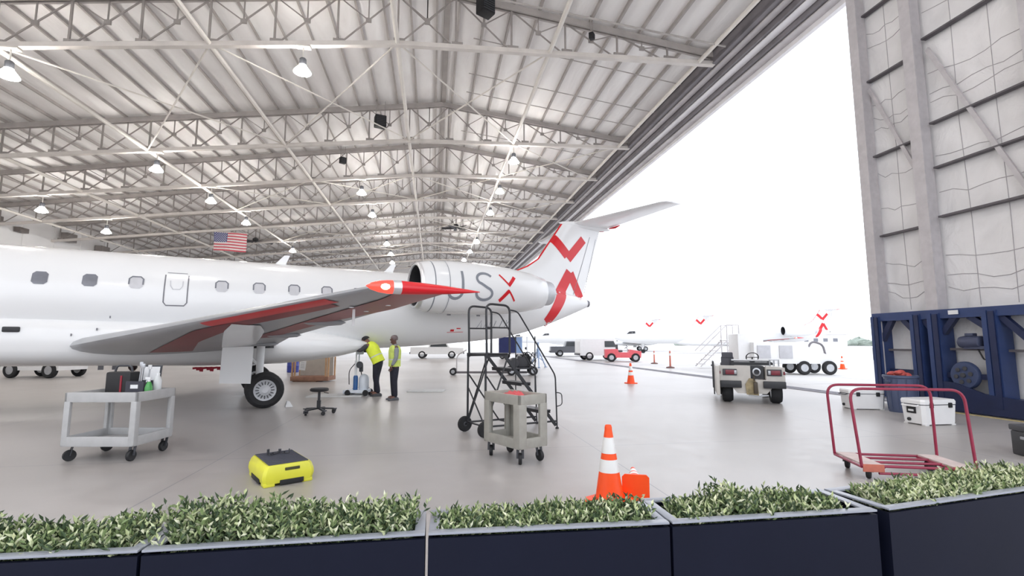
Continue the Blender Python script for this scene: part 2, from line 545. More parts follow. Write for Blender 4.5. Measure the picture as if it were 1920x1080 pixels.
# blue carriage
m = MB()
zt = 2.19
m.box((DX - 0.02, (ya + yb) / 2, zt - 0.06), (0.34, ya - yb, 0.2))
m.box((DX - 0.02, (ya + yb) / 2, 0.30), (0.34, ya - yb, 0.16))
m.build('blue_beam', M_blue, door, smooth=0)
m = MB()
m.prism([(9.35, 0.0), (9.35, 0.62), (9.05, 0.6), (8.5, 0.42), (7.9, 0.36), (3.0, 0.36), (3.0, 0.0)], 0, 0.05,
        Matrix.Translation((DX - 0.24, 0, 0.03)) @ Matrix(((0, 0, 1, 0), (1, 0, 0, 0), (0, 1, 0, 0), (0, 0, 0, 1))))
m.build('skirt_plate', M_dblue, door, smooth=0)
for y, w in ((10.88, 0.22), (9.83, 0.24), (9.40, 0.26), (8.27, 0.26), (6.3, 0.26), (4.4, 0.26)):
    m = MB()
    m.box((DX - 0.03, y, 1.15), (0.36, w, 2.0))
    m.box((DX - 0.22, y + w * 0.32, 1.15), (0.03, w * 0.36, 2.0))
    m.build('blue_post', [M_blue], door, smooth=0)
    m = MB(); m.box((DX - 0.238, y - w * 0.2, 1.15), (0.02, w * 0.42, 1.96))
    m.build('post_web', M_dblue, door, smooth=0)
for p, q in (((10.8, 1.55), (10.5, 2.05)), ((9.93, 1.75), (10.2, 2.05)), ((9.7, 2.05), (9.5, 1.75)), ((9.28, 1.7), (9.0, 2.06)), ((8.38, 1.8), (8.72, 2.06)),
             ((8.14, 2.05), (7.2, 1.0)), ((6.2, 2.05), (5.2, 1.0))):
    m = MB(); m.bar((DX - 0.1, p[0], p[1]), (DX - 0.1, q[0], q[1]), 0.1, 0.12); m.build('knee_brace', M_dblue, door, smooth=0)
for y0, y1, z in ((10.78, 9.95, 1.31), (10.78, 9.95, 0.78), (9.27, 8.4, 1.35), (8.15, 4.5, 1.33)):
    m = MB(); m.box((DX + 0.05, (y0 + y1) / 2, z), (0.1, y0 - y1, 0.05 if z > 1 else 0.12)); m.build('cross_rail', M_girt if z > 1 else M_dblue, door, smooth=0)
m = MB(); m.box((DX - 0.06, 8.83, 0.78), (0.16, 0.9, 0.11)); m.build('axle_beam', M_dblue, door, smooth=0)
m = MB()
Tw = Matrix.Translation((DX - 0.16, 8.87, 0.8)) @ AX_X
m.lathe([(0.05, -0.05), (0.27, -0.05), (0.29, -0.02), (0.29, 0.04), (0.25, 0.06), (0.24, 0.03), (0.05, 0.03)], 28, Tw)
wheel = m.build('drive_wheel', mat('blue_grey_wheel', rgb(60, 72, 104), 0.5), door)
m = MB()
for i in range(6):
    a = i * pi / 3 + 0.3
    m.lathe([(0.045, -0.07), (0.045, -0.055)], 10, Tw @ Matrix.Translation((0.15 * cos(a), 0.15 * sin(a), 0)))
m.lathe([(0.05, -0.09), (0.05, 0.0)], 12, Tw)
m.build('wheel_hub', M_dark, wheel)
m = MB()
m.lathe([(0.1, -0.22), (0.13, -0.2), (0.14, 0.1), (0.12, 0.2), (0.05, 0.24)], 18, Matrix.Translation((DX - 0.12, 8.72, 1.5)) @ AX_Y)
m.box((DX - 0.1, 8.62, 1.39), (0.2, 0.42, 0.06)); m.box((DX - 0.12, 8.72, 1.66), (0.12, 0.16, 0.06), bev=0.01)
mot = m.build('drive_motor', mat('grey_blue_motor', rgb(66, 72, 96), 0.5), door)
m = MB(); m.tube(rnd_path([(DX - 0.15, 8.6, 1.4), (DX - 0.18, 8.45, 1.1), (DX - 0.12, 8.36, 1.3)], 0.1), 0.015, 6); m.build('cable', M_black, mot)
m = MB(); m.box((DX - 0.22, 8.95, 2.15), (0.02, 0.2, 0.09)); m.build('notice_plate', M_white, door, smooth=0)
m = MB(); m.box((DX - 0.06, 11.05, 1.2), (0.14, 0.12, 0.34), bev=0.02); m.build('latch_box', M_dark, door)
m = MB(); m.box((DX - 0.35, (9.4 + yb) / 2, 0.006), (0.08, 9.4 - yb, 0.012)); tag(m.build('floor_marking', mat('worn_yellow_line', rgb(188, 172, 120), 0.6, var=0.2, scale=12), smooth=0), kind='structure')
# ================================================================ the jet (x aft, -y towards its port side, z up)
M_jet = mat('gloss_white_jet_paint', (0.80, 0.805, 0.81), 0.22, var=0.015, scale=0.8, coat=0.3)
M_jetgrey = mat('grey_wing_paint', rgb(158, 160, 164), 0.3, var=0.06, scale=1.0)
M_jetred = mat('jet_red_paint', rgb(206, 22, 34), 0.28, var=0.05, scale=1.2)
M_jetred_shade = mat('shaded_jet_red_paint', rgb(128, 8, 22), 0.35, var=0.1, scale=1.2)  # the jet red deepened, underwing shade put into the colour
M_metal = mat('polished_lip_metal', (0.72, 0.72, 0.74), 0.35, 0.7)
M_letter = mat('grey_lettering', rgb(128, 132, 140), 0.4, var=0.05)
M_pane = mat('cabin_window_pane', rgb(120, 122, 130), 0.15, var=0.1)
M_pane_l = mat('pale_window_blind', rgb(196, 196, 200), 0.3, var=0.05)
M_gap = mat('panel_gap_grey', rgb(120, 120, 126), 0.5)
M_intake = mat('dark_intake', (0.02, 0.02, 0.023), 0.5)

def interp(tab, x):
    for (x0, *a), (x1, *b) in zip(tab, tab[1:]):
        if x0 <= x <= x1:
            t = (x - x0) / (x1 - x0)
            return [p + (q - p) * t for p, q in zip(a, b)]
    return list(tab[0][1:]) if x < tab[0][0] else list(tab[-1][1:])

FUS = [  # s, top, bottom, half width
    (-14.2, 2.06, 2.02, 0.02), (-14.0, 2.25, 1.82, 0.24), (-13.5, 2.50, 1.62, 0.48), (-12.8, 2.82, 1.46, 0.72), (-12.0, 3.12, 1.36, 0.92),
    (-11.0, 3.38, 1.29, 1.06), (-9.8, 3.52, 1.26, 1.13), (-8.5, 3.54, 1.26, 1.14), (7.0, 3.54, 1.26, 1.14), (8.5, 3.55, 1.34, 1.10), (10.0, 3.56, 1.45, 0.98),
    (11.3, 3.55, 1.58, 0.80), (12.3, 3.50, 1.80, 0.62), (13.3, 3.38, 2.10, 0.45), (14.2, 3.22, 2.43, 0.30), (14.95, 3.05, 2.72, 0.17)]
def fus_half(s, z):
    t, b, w = interp(FUS, s)
    c, h = (t + b) / 2, (t - b) / 2
    k = 1 - ((z - c) / h) ** 2
    return w * sqrt(k) if k > 0 else 0.0
FIN = [  # z, leading edge, trailing edge, half thickness
    (2.9, 11.4, 14.72, 0.16), (3.55, 11.2, 14.95, 0.16), (3.75, 11.65, 15.03, 0.155), (3.92, 11.95, 15.08, 0.15), (4.1, 12.38, 15.17, 0.145), (4.4, 12.84, 15.27, 0.14),
    (5.15, 13.40, 15.52, 0.12), (5.82, 13.90, 15.74, 0.11)]
def fin_half(s, z):
    if z < 2.9 or z > 5.9: return 0.0
    le, te, h = interp(FIN, z)
    if not le <= s <= te: return 0.0
    c = (s - le) / (te - le)
    return h * airfoil(c)
def airfoil(c):     # half thickness, 1 at most
    c = min(max(c, 0), 1)
    return (0.2969 * sqrt(c) - 0.1260 * c - 0.3516 * c * c + 0.2843 * c ** 3 - 0.1036 * c ** 4) / 0.1001
def port_y(s, z, d=0.006): return -max(fus_half(s, z), fin_half(s, z)) - d

NAC_Y, NAC_Z = -2.0, 2.95
NAC = [(7.60, 0.56), (7.66, 0.62), (7.9, 0.69), (8.5, 0.735), (9.6, 0.735), (10.4, 0.68), (11.1, 0.58), (11.6, 0.47)]
def nac_y(s, z, d=0.006):
    r = interp(NAC, s)[0]
    k = r * r - (z - NAC_Z) ** 2
    return NAC_Y - sqrt(max(k, 1e-4)) - d

def wing_le(L): return 0.53 + 0.452 * (L - 1.07) if L > 1.07 else 0.53 - 0.3 * (1.07 - L)
def wing_te(L): return 4.53 + 0.145 * (L - 4.5) if L > 4 else 4.4575 - 0.02 * (4 - L)
def wing_z(L): return 1.36 + 0.067 * (L - 1)
def wing_t(L): return 0.125 - 0.002 * L
def wing_under(s, L):
    le, te = wing_le(L), wing_te(L)
    c = (s - le) / (te - le)
    return wing_z(L) - airfoil(c) * wing_t(L) * (te - le) * 0.42
def wing_rings(sgn, L0=0.7, L1=9.9, n=26):
    rings = []
    for i in range(n + 1):
        L = L0 + (L1 - L0) * i / n
        le, te = wing_le(L), wing_te(L)
        c = te - le
        r = []
        K = 14
        for k in range(2 * K):
            if k <= K:
                x = 0.5 - 0.5 * cos(pi * (1 - k / K)); zz = airfoil(x) * wing_t(L) * c * 0.58     # upper te->le
            else:
                x = 0.5 - 0.5 * cos(pi * ((k - K) / K)); zz = -airfoil(x) * wing_t(L) * c * 0.42
            r.append(V3((le + x * c, sgn * L, wing_z(L) + zz)))
        rings.append(r)
    return rings

def grid_decal(mb, edge_a, edge_b, fn, n=10, mcount=4, mi=0):
    """Strip between two parametric polylines, laid on a surface by fn(a, b) -> point."""
    def along(e, t):
        k = t * (len(e) - 1); i = min(int(k), len(e) - 2); f = k - i
        return (e[i][0] + (e[i + 1][0] - e[i][0]) * f, e[i][1] + (e[i + 1][1] - e[i][1]) * f)
    rows = []
    for i in range(n + 1):
        p, q = along(edge_a, i / n), along(edge_b, i / n)
        rows.append([fn(p[0] + (q[0] - p[0]) * j / mcount, p[1] + (q[1] - p[1]) * j / mcount) for j in range(mcount + 1)])
    mb.loft(rows, cap=False, ring_closed=False, mi=mi)

def stroke(mb, pts, w, fn, n=14):
    """A painted line of width w along 2-d points, laid on a surface."""
    P = [V3((a, b, 0)) for a, b in pts]
    A, B = [], []
    for i, p in enumerate(P):
        t = (P[min(i + 1, len(P) - 1)] - P[max(i - 1, 0)]).normalized()
        nrm = V3((-t.y, t.x, 0)) * w / 2
        A.append(tuple((p + nrm)[:2])); B.append(tuple((p - nrm)[:2]))
    grid_decal(mb, A, B, fn, n=max(n, len(P) * 2), mcount=3)

def make_jet(detail=True):
    J = thing('airliner', None, 'airplane')
    # fuselage
    m = MB()
    rings = []
    stations = [s for s, *_ in FUS] + [-7 + i for i in range(14)] + [7.8, 9.2, 10.6, 12.8, 13.8]
    for s in sorted(set(stations)):
        t, b, w = interp(FUS, s)
        rings.append([V3((s, w * cos(2 * pi * k / 40), (t + b) / 2 + (t - b) / 2 * sin(2 * pi * k / 40))) for k in range(40)])
    m.loft(rings)
    fus = m.build('fuselage', M_jet, J, smooth=50)
    m = MB(); m.lathe([(0.11, -0.1), (0.15, 0), (0.13, 0.12), (0.1, 0.12), (0.09, 0.0)], 16, Matrix.Translation((14.97, 0, 2.89)) @ AX_X)
    m.build('exhaust_pipe', M_gap, fus)
    # belly fairing
    m = MB()
    rings = []
    for s, zb, zt, w in ((-6.0, 1.30, 1.7, 0.6), (-5.2, 1.12, 1.95, 0.98), (-4, 1.00, 2.05, 1.15), (-2, 0.96, 2.08, 1.19), (0, 0.94, 2.06, 1.20), (3, 0.88, 1.98, 1.22), (4.6, 0.90, 1.86, 1.24),
                         (5.3, 0.96, 1.78, 1.22), (6.0, 1.06, 1.66, 1.12), (6.6, 1.20, 1.52, 0.92), (7.1, 1.36, 1.44, 0.5)):
        r = []
        for k in range(32):
            a = 2 * pi * k / 32
            c_, s_ = cos(a), sin(a)
            e = 0.62
            r.append(V3((s, w * math.copysign(abs(c_) ** e, c_), (zb + zt) / 2 + (zt - zb) / 2 * math.copysign(abs(s_) ** e, s_))))
        rings.append(r)
    m.loft(rings)
    fair = m.build('belly_fairing', M_jet, J, smooth=50)
    # wings
    for sgn, side in ((-1, 'port'), (1, 'starboard')):
        m = MB(); m.loft(wing_rings(sgn))
        w = m.build('wing', M_jetgrey, J, smooth=40)
        U = lambda s, L, g=sgn: V3((s, g * L, wing_under(s, L) - 0.008))
        m = MB()
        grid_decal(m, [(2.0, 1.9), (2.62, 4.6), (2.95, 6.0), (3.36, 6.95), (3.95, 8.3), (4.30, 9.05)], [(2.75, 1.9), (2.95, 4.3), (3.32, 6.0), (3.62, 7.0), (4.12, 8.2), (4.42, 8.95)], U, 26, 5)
        m.build('red_stripe', M_jetred_shade, w)
        m = MB()
        grid_decal(m, [(wing_le(L) + 0.012, L) for L in (6.6, 7.2, 7.8, 8.4, 9.0, 9.2)], [(wing_le(L) + 0.16, L) for L in (6.6, 7.2, 7.8, 8.4, 9.0, 9.2)], U, 20, 3)
        m.build('red_leading_edge', M_jetred, w)
        m = MB()
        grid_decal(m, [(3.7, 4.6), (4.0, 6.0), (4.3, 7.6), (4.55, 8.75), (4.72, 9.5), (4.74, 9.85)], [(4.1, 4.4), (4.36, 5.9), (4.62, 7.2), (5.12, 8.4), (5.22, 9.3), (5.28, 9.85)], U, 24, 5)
        m.build('red_flap_stripe', M_jetred_shade, w)
        m = MB()
        grid_decal(m, [(3.28, 2.0), (3.30, 4.0), (3.33, 6.2), (3.42, 7.05)], [(3.92, 2.0), (3.90, 4.0), (3.86, 6.2), (3.76, 7.05)], lambda s, L, g=sgn: V3((s, g * L, wing_under(s, L) - 0.014)), 16, 4)
        m.build('white_panel', M_jet, w)
        for L in (2.6, 5.0, 7.2):
            m = MB(); m.lathe([(0.001, -0.4), (0.04, -0.28), (0.05, 0), (0.035, 0.15), (0.001, 0.22)], 10, Matrix.Translation((wing_te(L) - 0.30, sgn * L, wing_under(wing_te(L) - 0.4, L) - 0.01)) @ AX_X)
            m.build('flap_track', M_jetgrey, w)
        for s, L in ((4.93, 9.0), (4.82, 8.45), (4.55, 8.9)):
            m = MB(); m.lathe([(0.03, -0.004), (0.03, 0.004)], 10, Matrix.Translation((s, sgn * L, wing_under(s, L) - 0.012)))
            m.build('drain_cap', M_metal, w)
        m = MB()
        m.lathe([(0.004, 5.62), (0.018, 5.5), (0.042, 5.25), (0.058, 5.0), (0.066, 4.80), (0.066, 4.78)], 16, Matrix.Translation((0, sgn * 9.93, 1.965)) @ AX_X)
        tip = m.build('wing_tip', M_jetred, w)
        m = MB()
        m.lathe([(0.066, 4.78), (0.066, 4.70)], 16, Matrix.Translation((0, sgn * 9.93, 1.965)) @ AX_X, cap=False)
        m.lathe([(0.04, 4.8), (0.04, 4.68)], 12, Matrix.Translation((0, sgn * 9.93, 1.965)) @ AX_X)
        m.build('lamp_housing', M_metal, tip)
        m = MB()
        m.lathe([(0.066, 4.71), (0.064, 4.65), (0.054, 4.57), (0.032, 4.50), (0.002, 4.455)], 16, Matrix.Translation((0, sgn * 9.93, 1.965)) @ AX_X)
        m.build('navigation_lens', mat('lit_red_lens', (0.8, 0.05, 0.04), 0.15, emit=(1.0, 0.10, 0.06), estr=0.9) if sgn < 0 else mat('lit_green_lens', (0.03, 0.5, 0.2), 0.15, emit=(0.1, 1, 0.4), estr=0.8), tip)
        m = MB(); m.ball((4.63, sgn * 9.968, 1.962), 0.036, 12, s=(1.7, 0.9, 0.95))
        m.build('navigation_bulb', mat('lit_bulb', (1, 0.5, 0.3), 0.3, emit=(1.0, 0.42, 0.2), estr=6.0), tip)
        # static wicks and the hanging vane at mid span
        m = MB(); m.box((4.62, sgn * 8.7, wing_under(4.62, 8.7) - 0.1), (0.03, 0.012, 0.2)); m.build('vane', M_jet, w, smooth=0)
        # engine
        e_y = sgn * 2.0
        ET = Matrix.Translation((0, e_y, NAC_Z)) @ AX_X
        m = MB()
        m.lathe([(r, s) for s, r in NAC] + [(0.44, 11.62), (0.40, 11.3)], 40, ET, cap=False)
        nac = m.build('engine_nacelle', M_jet, J, smooth=50)
        m = MB()
        m.lathe([(0.545, 7.63), (0.555, 7.59), (0.575, 7.585), (0.60, 7.61), (0.632, 7.675)], 40, ET, cap=False)
        m.build('intake_lip', M_metal, nac, smooth=60)
        m = MB(); m.lathe([(0.546, 7.625), (0.51, 7.8), (0.49, 8.35), (0.02, 8.35)], 30, ET, cap=False); m.build('intake_duct', M_intake, nac)
        m = MB(); m.lathe([(0.001, 8.0), (0.08, 8.1), (0.15, 8.34)], 16, ET); m.build('spinner', M_dark, nac)
        m = MB(); m.lathe([(0.42, 11.4), (0.37, 11.9), (0.35, 11.95), (0.34, 11.6), (0.02, 11.6)], 26, ET, cap=False); m.lathe([(0.2, 11.5), (0.12, 12.0), (0.01, 12.25)], 16, ET)
        m.build('exhaust_nozzle', mat('pale_nozzle_metal', rgb(196, 198, 202), 0.4, 0.3), nac)
        m = MB(); m.box((9.6, sgn * 1.3, 2.95), (2.6, 0.8, 0.26), bev=0.1); m.build('engine_pylon', M_jet, J)
        m = MB()
        m.lathe([(0.694, 7.93), (0.697, 7.96)], 40, ET, cap=False); m.lathe([(0.742, 8.32), (0.7425, 8.335)], 40, ET, cap=False)
        m.build('nacelle_seam', M_letter, nac)
        for s_ in (8.6, 9.5):
            m = MB(); m.box((s_, e_y - 0.0, NAC_Z - 0.74), (0.1, 0.03, 0.06)); m.build('drain_mast', M_gap, nac, smooth=0)
        # main gear
        m = MB()
        gy = sgn * 1.93
        m.tube([(4.05, gy, 1.5), (4.05, gy, 0.62), (4.16, gy, 0.42)], [0.09, 0.075, 0.06], 12)
        m.tube([(4.16, gy - 0.33, 0.395), (4.16, gy + 0.33, 0.395)], 0.05, 10)
        m.tube([(4.05, gy, 0.9), (3.6, gy, 1.4)], 0.035, 8)
        strut = m.build('landing_gear_strut', M_white, J)
        for dy in (-0.23, 0.23):
            TW = Matrix.Translation((4.16, gy + dy, 0.395)) @ AX_Y
            m = MB(); m.lathe([(0.23, -0.1), (0.32, -0.12), (0.375, -0.09), (0.395, -0.03), (0.395, 0.03), (0.375, 0.09), (0.32, 0.12), (0.23, 0.1)], 30, TW, cap=False)
            wh = m.build('wheel', M_tyre, J)
            m = MB(); m.lathe([(0.24, -0.10), (0.235, -0.085), (0.17, -0.055), (0.10, -0.075), (0.06, -0.11), (0.06, 0.11), (0.10, 0.075), (0.17, 0.055), (0.235, 0.085), (0.24, 0.10)], 26, TW, cap=False)
            m.lathe([(0.06, -0.11), (0.06, 0.11)], 14, TW)
            m.build('rim', mat('pale_wheel_rim', rgb(206, 208, 212), 0.35, var=0.04), wh)
            m = MB()
            for k in range(16):
                a = 2 * pi * k / 16
                for sd in (-1, 1):
                    m.box((4.16 + 0.155 * cos(a), gy + dy + sd * 0.072, 0.395 + 0.155 * sin(a)), (0.07, 0.02, 0.018), RY(-a))
            o_ = m.build('rim_slots', M_dark, wh, smooth=0); o_['kind'] = 'stuff'
        m = MB(); m.prism([(3.28, 0.60), (3.86, 0.57), (3.88, 1.36), (3.30, 1.34)], 0, 0.035, Matrix(((1, 0, 0, 0), (0, 0, sgn, sgn * 2.5), (0, 1, 0, 0), (0, 0, 0, 1))))
        m.build('gear_door', M_jet, J, smooth=0)
        m = MB(); m.lathe([(0.28, -0.4), (0.28, 0.4)], 8, Matrix.Translation((4.0, gy - sgn * 0.3, 1.36)) @ Matrix.Diagonal((1.2, 0.8, 0.12, 1))); m.build('wheel_well', M_intake, J)
    # letters on the port engine: J S and two chevrons for the X
    for sgn in (-1,):
        def N(s, z):
            return V3((s, nac_y(s, z), z))
        m = MB()
        stroke(m, [(8.69, 3.34), (8.69, 2.92)] + [(8.49 + 0.20 * cos(a), 2.79 - 0.20 * sin(a)) for a in [pi * i / 10 * 0.93 for i in range(11)]], 0.072, N, 40)
        m.build('letter', M_letter, J)
        m = MB()
        sp = [(9.34 + 0.23 * cos(a), 3.16 + 0.16 * sin(a)) for a in [radians(28 + i * 16) for i in range(13)]]
        sp += [(9.25, 3.02), (9.40, 2.93)]
        sp += [(9.33 + 0.24 * cos(a), 2.76 + 0.17 * sin(a)) for a in [radians(50 - i * 16) for i in range(16)]]
        stroke(m, sp, 0.072, N, 70)
        m.build('letter', M_letter, J)
        m = MB()
        for pts, w in (([(9.83, 3.32), (10.12, 3.03)], 0.05), ([(10.10, 3.015), (10.33, 3.28)], 0.10), ([(10.12, 2.88), (9.83, 2.58)], 0.10), ([(10.10, 2.895), (10.34, 2.60)], 0.05)):
            stroke(m, pts, w, N, 10)
        m.build('letter', M_jetred, J)
    # fin
    m = MB(); rings = []
    for z, le, te, h in FIN:
        K = 12; r = []
        for k in range(2 * K):
            if k <= K: x = 0.5 - 0.5 * cos(pi * (1 - k / K)); y = airfoil(x) * h
            else: x = 0.5 - 0.5 * cos(pi * (k - K) / K); y = -airfoil(x) * h
            r.append(V3((le + x * (te - le), y, z)))
        rings.append(r)
    m.loft(rings)
    fin = m.build('tail_fin', M_jet, J, smooth=50)
    m = MB(); m.tube([(11.1, 0, 3.56), (11.5, 0, 3.63)] + [(le, 0, z) for z, le, te, h in FIN[2:]], 0.034, 8); m.build('red_leading_edge', M_jetred, fin)
    for sgn in (-1, 1):
        S_ = lambda s, z, g=sgn: V3((s, -g * port_y(s, z), z))
        for seg, w in (([(13.46, 5.24), (14.06, 4.62)], 0.36), ([(14.08, 4.50), (14.85, 5.32)], 0.33), ([(14.20, 4.02), (13.55, 2.98), (12.98, 2.12)], 0.42), ([(14.20, 3.98), (14.72, 3.08)], 0.34)):
            m = MB(); stroke(m, seg, w, S_, 24); m.build('chevron', M_jetred, fin)
        m = MB(); stroke(m, [(14.36, 3.2), (15.18, 5.45)], 0.02, S_, 24); stroke(m, [(14.9, 3.25), (15.5, 5.4)], 0.014, S_, 24)
        m.build('rudder_seam', M_gap, fin)
    # tailplane
    m = MB(); m.lathe([(0.005, 13.75), (0.07, 13.95), (0.13, 14.4), (0.15, 15.0), (0.13, 15.6), (0.06, 16.1), (0.005, 16.3)], 16, Matrix.Translation((0, 0, 5.86)) @ AX_X)
    m.build('tail_bullet', M_jet, fin)
    for sgn in (-1, 1):
        m = MB(); rings = []
        for L, le, te in ((0.0, 14.35, 16.15), (0.3, 14.5, 16.15), (3.55, 15.2, 15.99), (3.72, 15.3, 16.0), (3.78, 15.5, 15.98)):
            K = 10; r = []; c = te - le
            for k in range(2 * K):
                if k <= K: x = 0.5 - 0.5 * cos(pi * (1 - k / K)); zz = airfoil(x) * 0.05 * c
                else: x = 0.5 - 0.5 * cos(pi * (k - K) / K); zz = -airfoil(x) * 0.05 * c
                r.append(V3((le + x * c, sgn * L, 5.92 + 0.008 * L + zz)))
            rings.append(r)
        m.loft(rings)
        tp = m.build('tailplane', M_jet, J, smooth=40)
        m = MB(); m.tube([(16.1, sgn * 0.12, 5.88), (16.22, sgn * 0.35, 5.9), (16.2, sgn * 0.62, 5.92)], [0.02, 0.045, 0.02], 8); m.build('red_tail_corner', M_jetred, tp)
    # cabin windows, exit and small fittings on both sides
    for sgn in (-1, 1):
        Wf = lambda s, z, g=sgn, d=0.004: V3((s, g * (fus_half(s, z) + d), z))
        for i in range(-13, 9):
            if i == 3: continue
            s0 = i * 0.787 + (0.05 if i > 3 else 0)
            if s0 < -10.5: continue
            m = MB()
            hw, hh = 0.125, 0.135
            grid_decal(m, [(s0 - hw, 2.76 + t) for t in (-hh + .05, -hh / 2, 0, hh / 2, hh - .05)], [(s0 + hw, 2.76 + t) for t in (-hh + .05, -hh / 2, 0, hh / 2, hh - .05)], Wf, 6, 4)
            grid_decal(m, [(s0 - hw + .05, 2.76 + hh), (s0 - hw, 2.76 + hh - .05)], [(s0 + hw - .05, 2.76 + hh), (s0 + hw, 2.76 + hh - .05)], Wf, 2, 4)
            grid_decal(m, [(s0 - hw + .05, 2.76 - hh), (s0 - hw, 2.76 - hh + .05)], [(s0 + hw - .05, 2.76 - hh), (s0 + hw, 2.76 - hh + .05)], Wf, 2, 4)
            m.build('window', M_pane if i < 2 else M_pane_l, J)
            if i >= 2:
                m = MB()
                stroke(m, [(s0 - hw, 2.71), (s0 - hw, 2.84), (s0 - hw + 0.05, 2.89), (s0 + hw - 0.05, 2.89), (s0 + hw, 2.84), (s0 + hw, 2.71)], 0.03, lambda s, z, g=sgn: V3((s, g * (fus_half(s, z) + 0.008), z)), 20)
                m.build('window_shade', M_pane, J)
        m = MB()
        stroke(m, [(2.09, 2.98), (2.09, 2.34), (2.14, 2.27), (2.48, 2.27), (2.53, 2.34), (2.53, 2.98)], 0.026, Wf, 40)
        stroke(m, [(2.12, 3.03), (2.5, 3.03)], 0.014, Wf, 8)
        m.build('exit_outline', M_gap, J)
        m = MB()
        stroke(m, [(2.19, 2.84), (2.2, 2.72), (2.25, 2.64), (2.38, 2.64), (2.43, 2.72), (2.43, 2.84)], 0.02, Wf, 20)
        m.build('window', M_pane_l, J)
    m = MB(); m.box((-0.31, -1.19, 1.70), (0.26, 0.06, 0.11), bev=0.03); m.build('vent', M_intake, fair)
    for s, z in ((0.6, 1.6), (1.0, 1.72), (1.2, 1.98)):
        m = MB(); m.box((s, -1.2, z), (0.02, 0.04, 0.05)); m.build('fairing_latch', M_gap, fair, smooth=0)
    # blade aerials on the crown, faint registration letters behind the wing
    for s in (-3.0, 4.5, 7.45):
        m = MB(); m.prism([(s - 0.16, 3.5), (s + 0.12, 3.5), (s + 0.24, 3.80), (s + 0.1, 3.80)], -0.012, 0.012, Matrix.Rotation(pi / 2, 4, 'X')); m.build('aerial', M_jet, J, smooth=0)
    m = MB(); m.lathe([(0.09, 0), (0.09, 0.07), (0.05, 0.13), (0.005, 0.15)], 14, Matrix.Translation((1.5, 0, 0.92)) @ Matrix.Rotation(pi, 4, 'X')); m.build('beacon', mat('dark_beacon', (0.03, 0.01, 0.01), 0.2), fair)
    for s in (0.95, 1.2):
        m = MB(); m.box((s, -0.2, 0.88), (0.1, 0.02, 0.10)); m.build('belly_aerial', M_gap, fair, smooth=0)
    m = MB()
    P_ = lambda s, z: V3((s, -fus_half(s, z) - 0.006, z))
    for k, pts in enumerate(([(10.02, 1.86), (10.16, 2.12), (10.2, 1.86)], [(10.3, 1.88), (10.36, 2.12), (10.46, 1.88), (10.52, 2.12)], [(10.66, 1.9), (10.72, 2.12)], [(10.9, 1.92), (10.96, 2.14)], [(11.12, 2.16), (11.16, 2.05), (11.3, 2.18)], [(11.16, 2.05), (11.1, 1.94)])):
        stroke(m, pts, 0.022, P_, 8)
    m.build('registration_letters', M_letter, J)
    m = MB()
    stroke(m, [(9.15, 1.80), (9.27, 1.80)], 0.06, P_, 3); stroke(m, [(9.34, 1.86), (9.48, 1.86)], 0.03, P_, 3); stroke(m, [(9.05, 1.74), (9.6, 1.76)], 0.012, P_, 6)
    m.build('warning_mark', M_jetred, J)
    # nose: windscreen, radome line, nose gear
    m = MB()
    for sgn in (-1, 1):
        Wf = lambda s, z, g=sgn: V3((s, g * (fus_half(s, z) + 0.004), z))
        grid_decal(m, [(-12.75, 2.55), (-12.3, 2.92)], [(-11.6, 2.62), (-11.6, 2.95)], Wf, 5, 6)
    m.build('windscreen', M_intake, J)
    m = MB(); m.tube([(-10.4, 0, 1.4), (-10.4, 0, 0.3)], 0.06, 10); m.tube([(-10.4, -0.2, 0.26), (-10.4, 0.2, 0.26)], 0.035, 8)
    m.build('nose_gear_strut', M_white, J)
    for dy in (-0.16, 0.16):
        m = MB(); m.lathe([(0.12, -0.06), (0.22, -0.08), (0.26, -0.03), (0.26, 0.03), (0.22, 0.08), (0.12, 0.06)], 22, Matrix.Translation((-10.4, dy, 0.26)) @ AX_Y); m.build('nose_wheel', M_tyre, J)
    return J

JS = 1.03555
jet = make_jet()
jet.location = (-8.63, 12.71, 0)
jet.rotation_euler = (0, 0, radians(20.98))
jet.scale = (JS, JS, JS)
jet['label'] = 'white twin-engine jet with red-tipped wing parked inside the hangar'
JA = radians(20.98)
def jw(s, L, z):      # a point of the jet's own frame in the hangar
    return V3((-8.63 + JS * (s * cos(JA) + L * sin(JA)), 12.71 + JS * (s * sin(JA) - L * cos(JA)), JS * z))
# three of the same fleet out on the apron
for (u, v, sc, rz, lab) in ((1350, 662.0, 1.03, -0.16, 'distant white jet whose red-chevron fin stands beside the hangar door edge'),
                            (1158, 658.0, 1.03, -0.16, 'distant white jet behind the tug, small red-chevron fin against the sky'),
                            (1085, 655.6, 1.03, -0.16, 'farthest white jet behind the red tractor on the apron')):
    dup(jet, G(u, v), rz, lab, (sc, sc, sc), ('window', 'window_shade', 'rim_slots', 'exit_outline', 'drain_cap', 'fairing_latch', 'registration_letters', 'warning_mark', 'letter', 'nacelle_seam'))
for o in [jet] + [c for c in COL.objects if c.name.startswith('airliner.')]:
    o['group'] = 'white jets with red chevron tails'
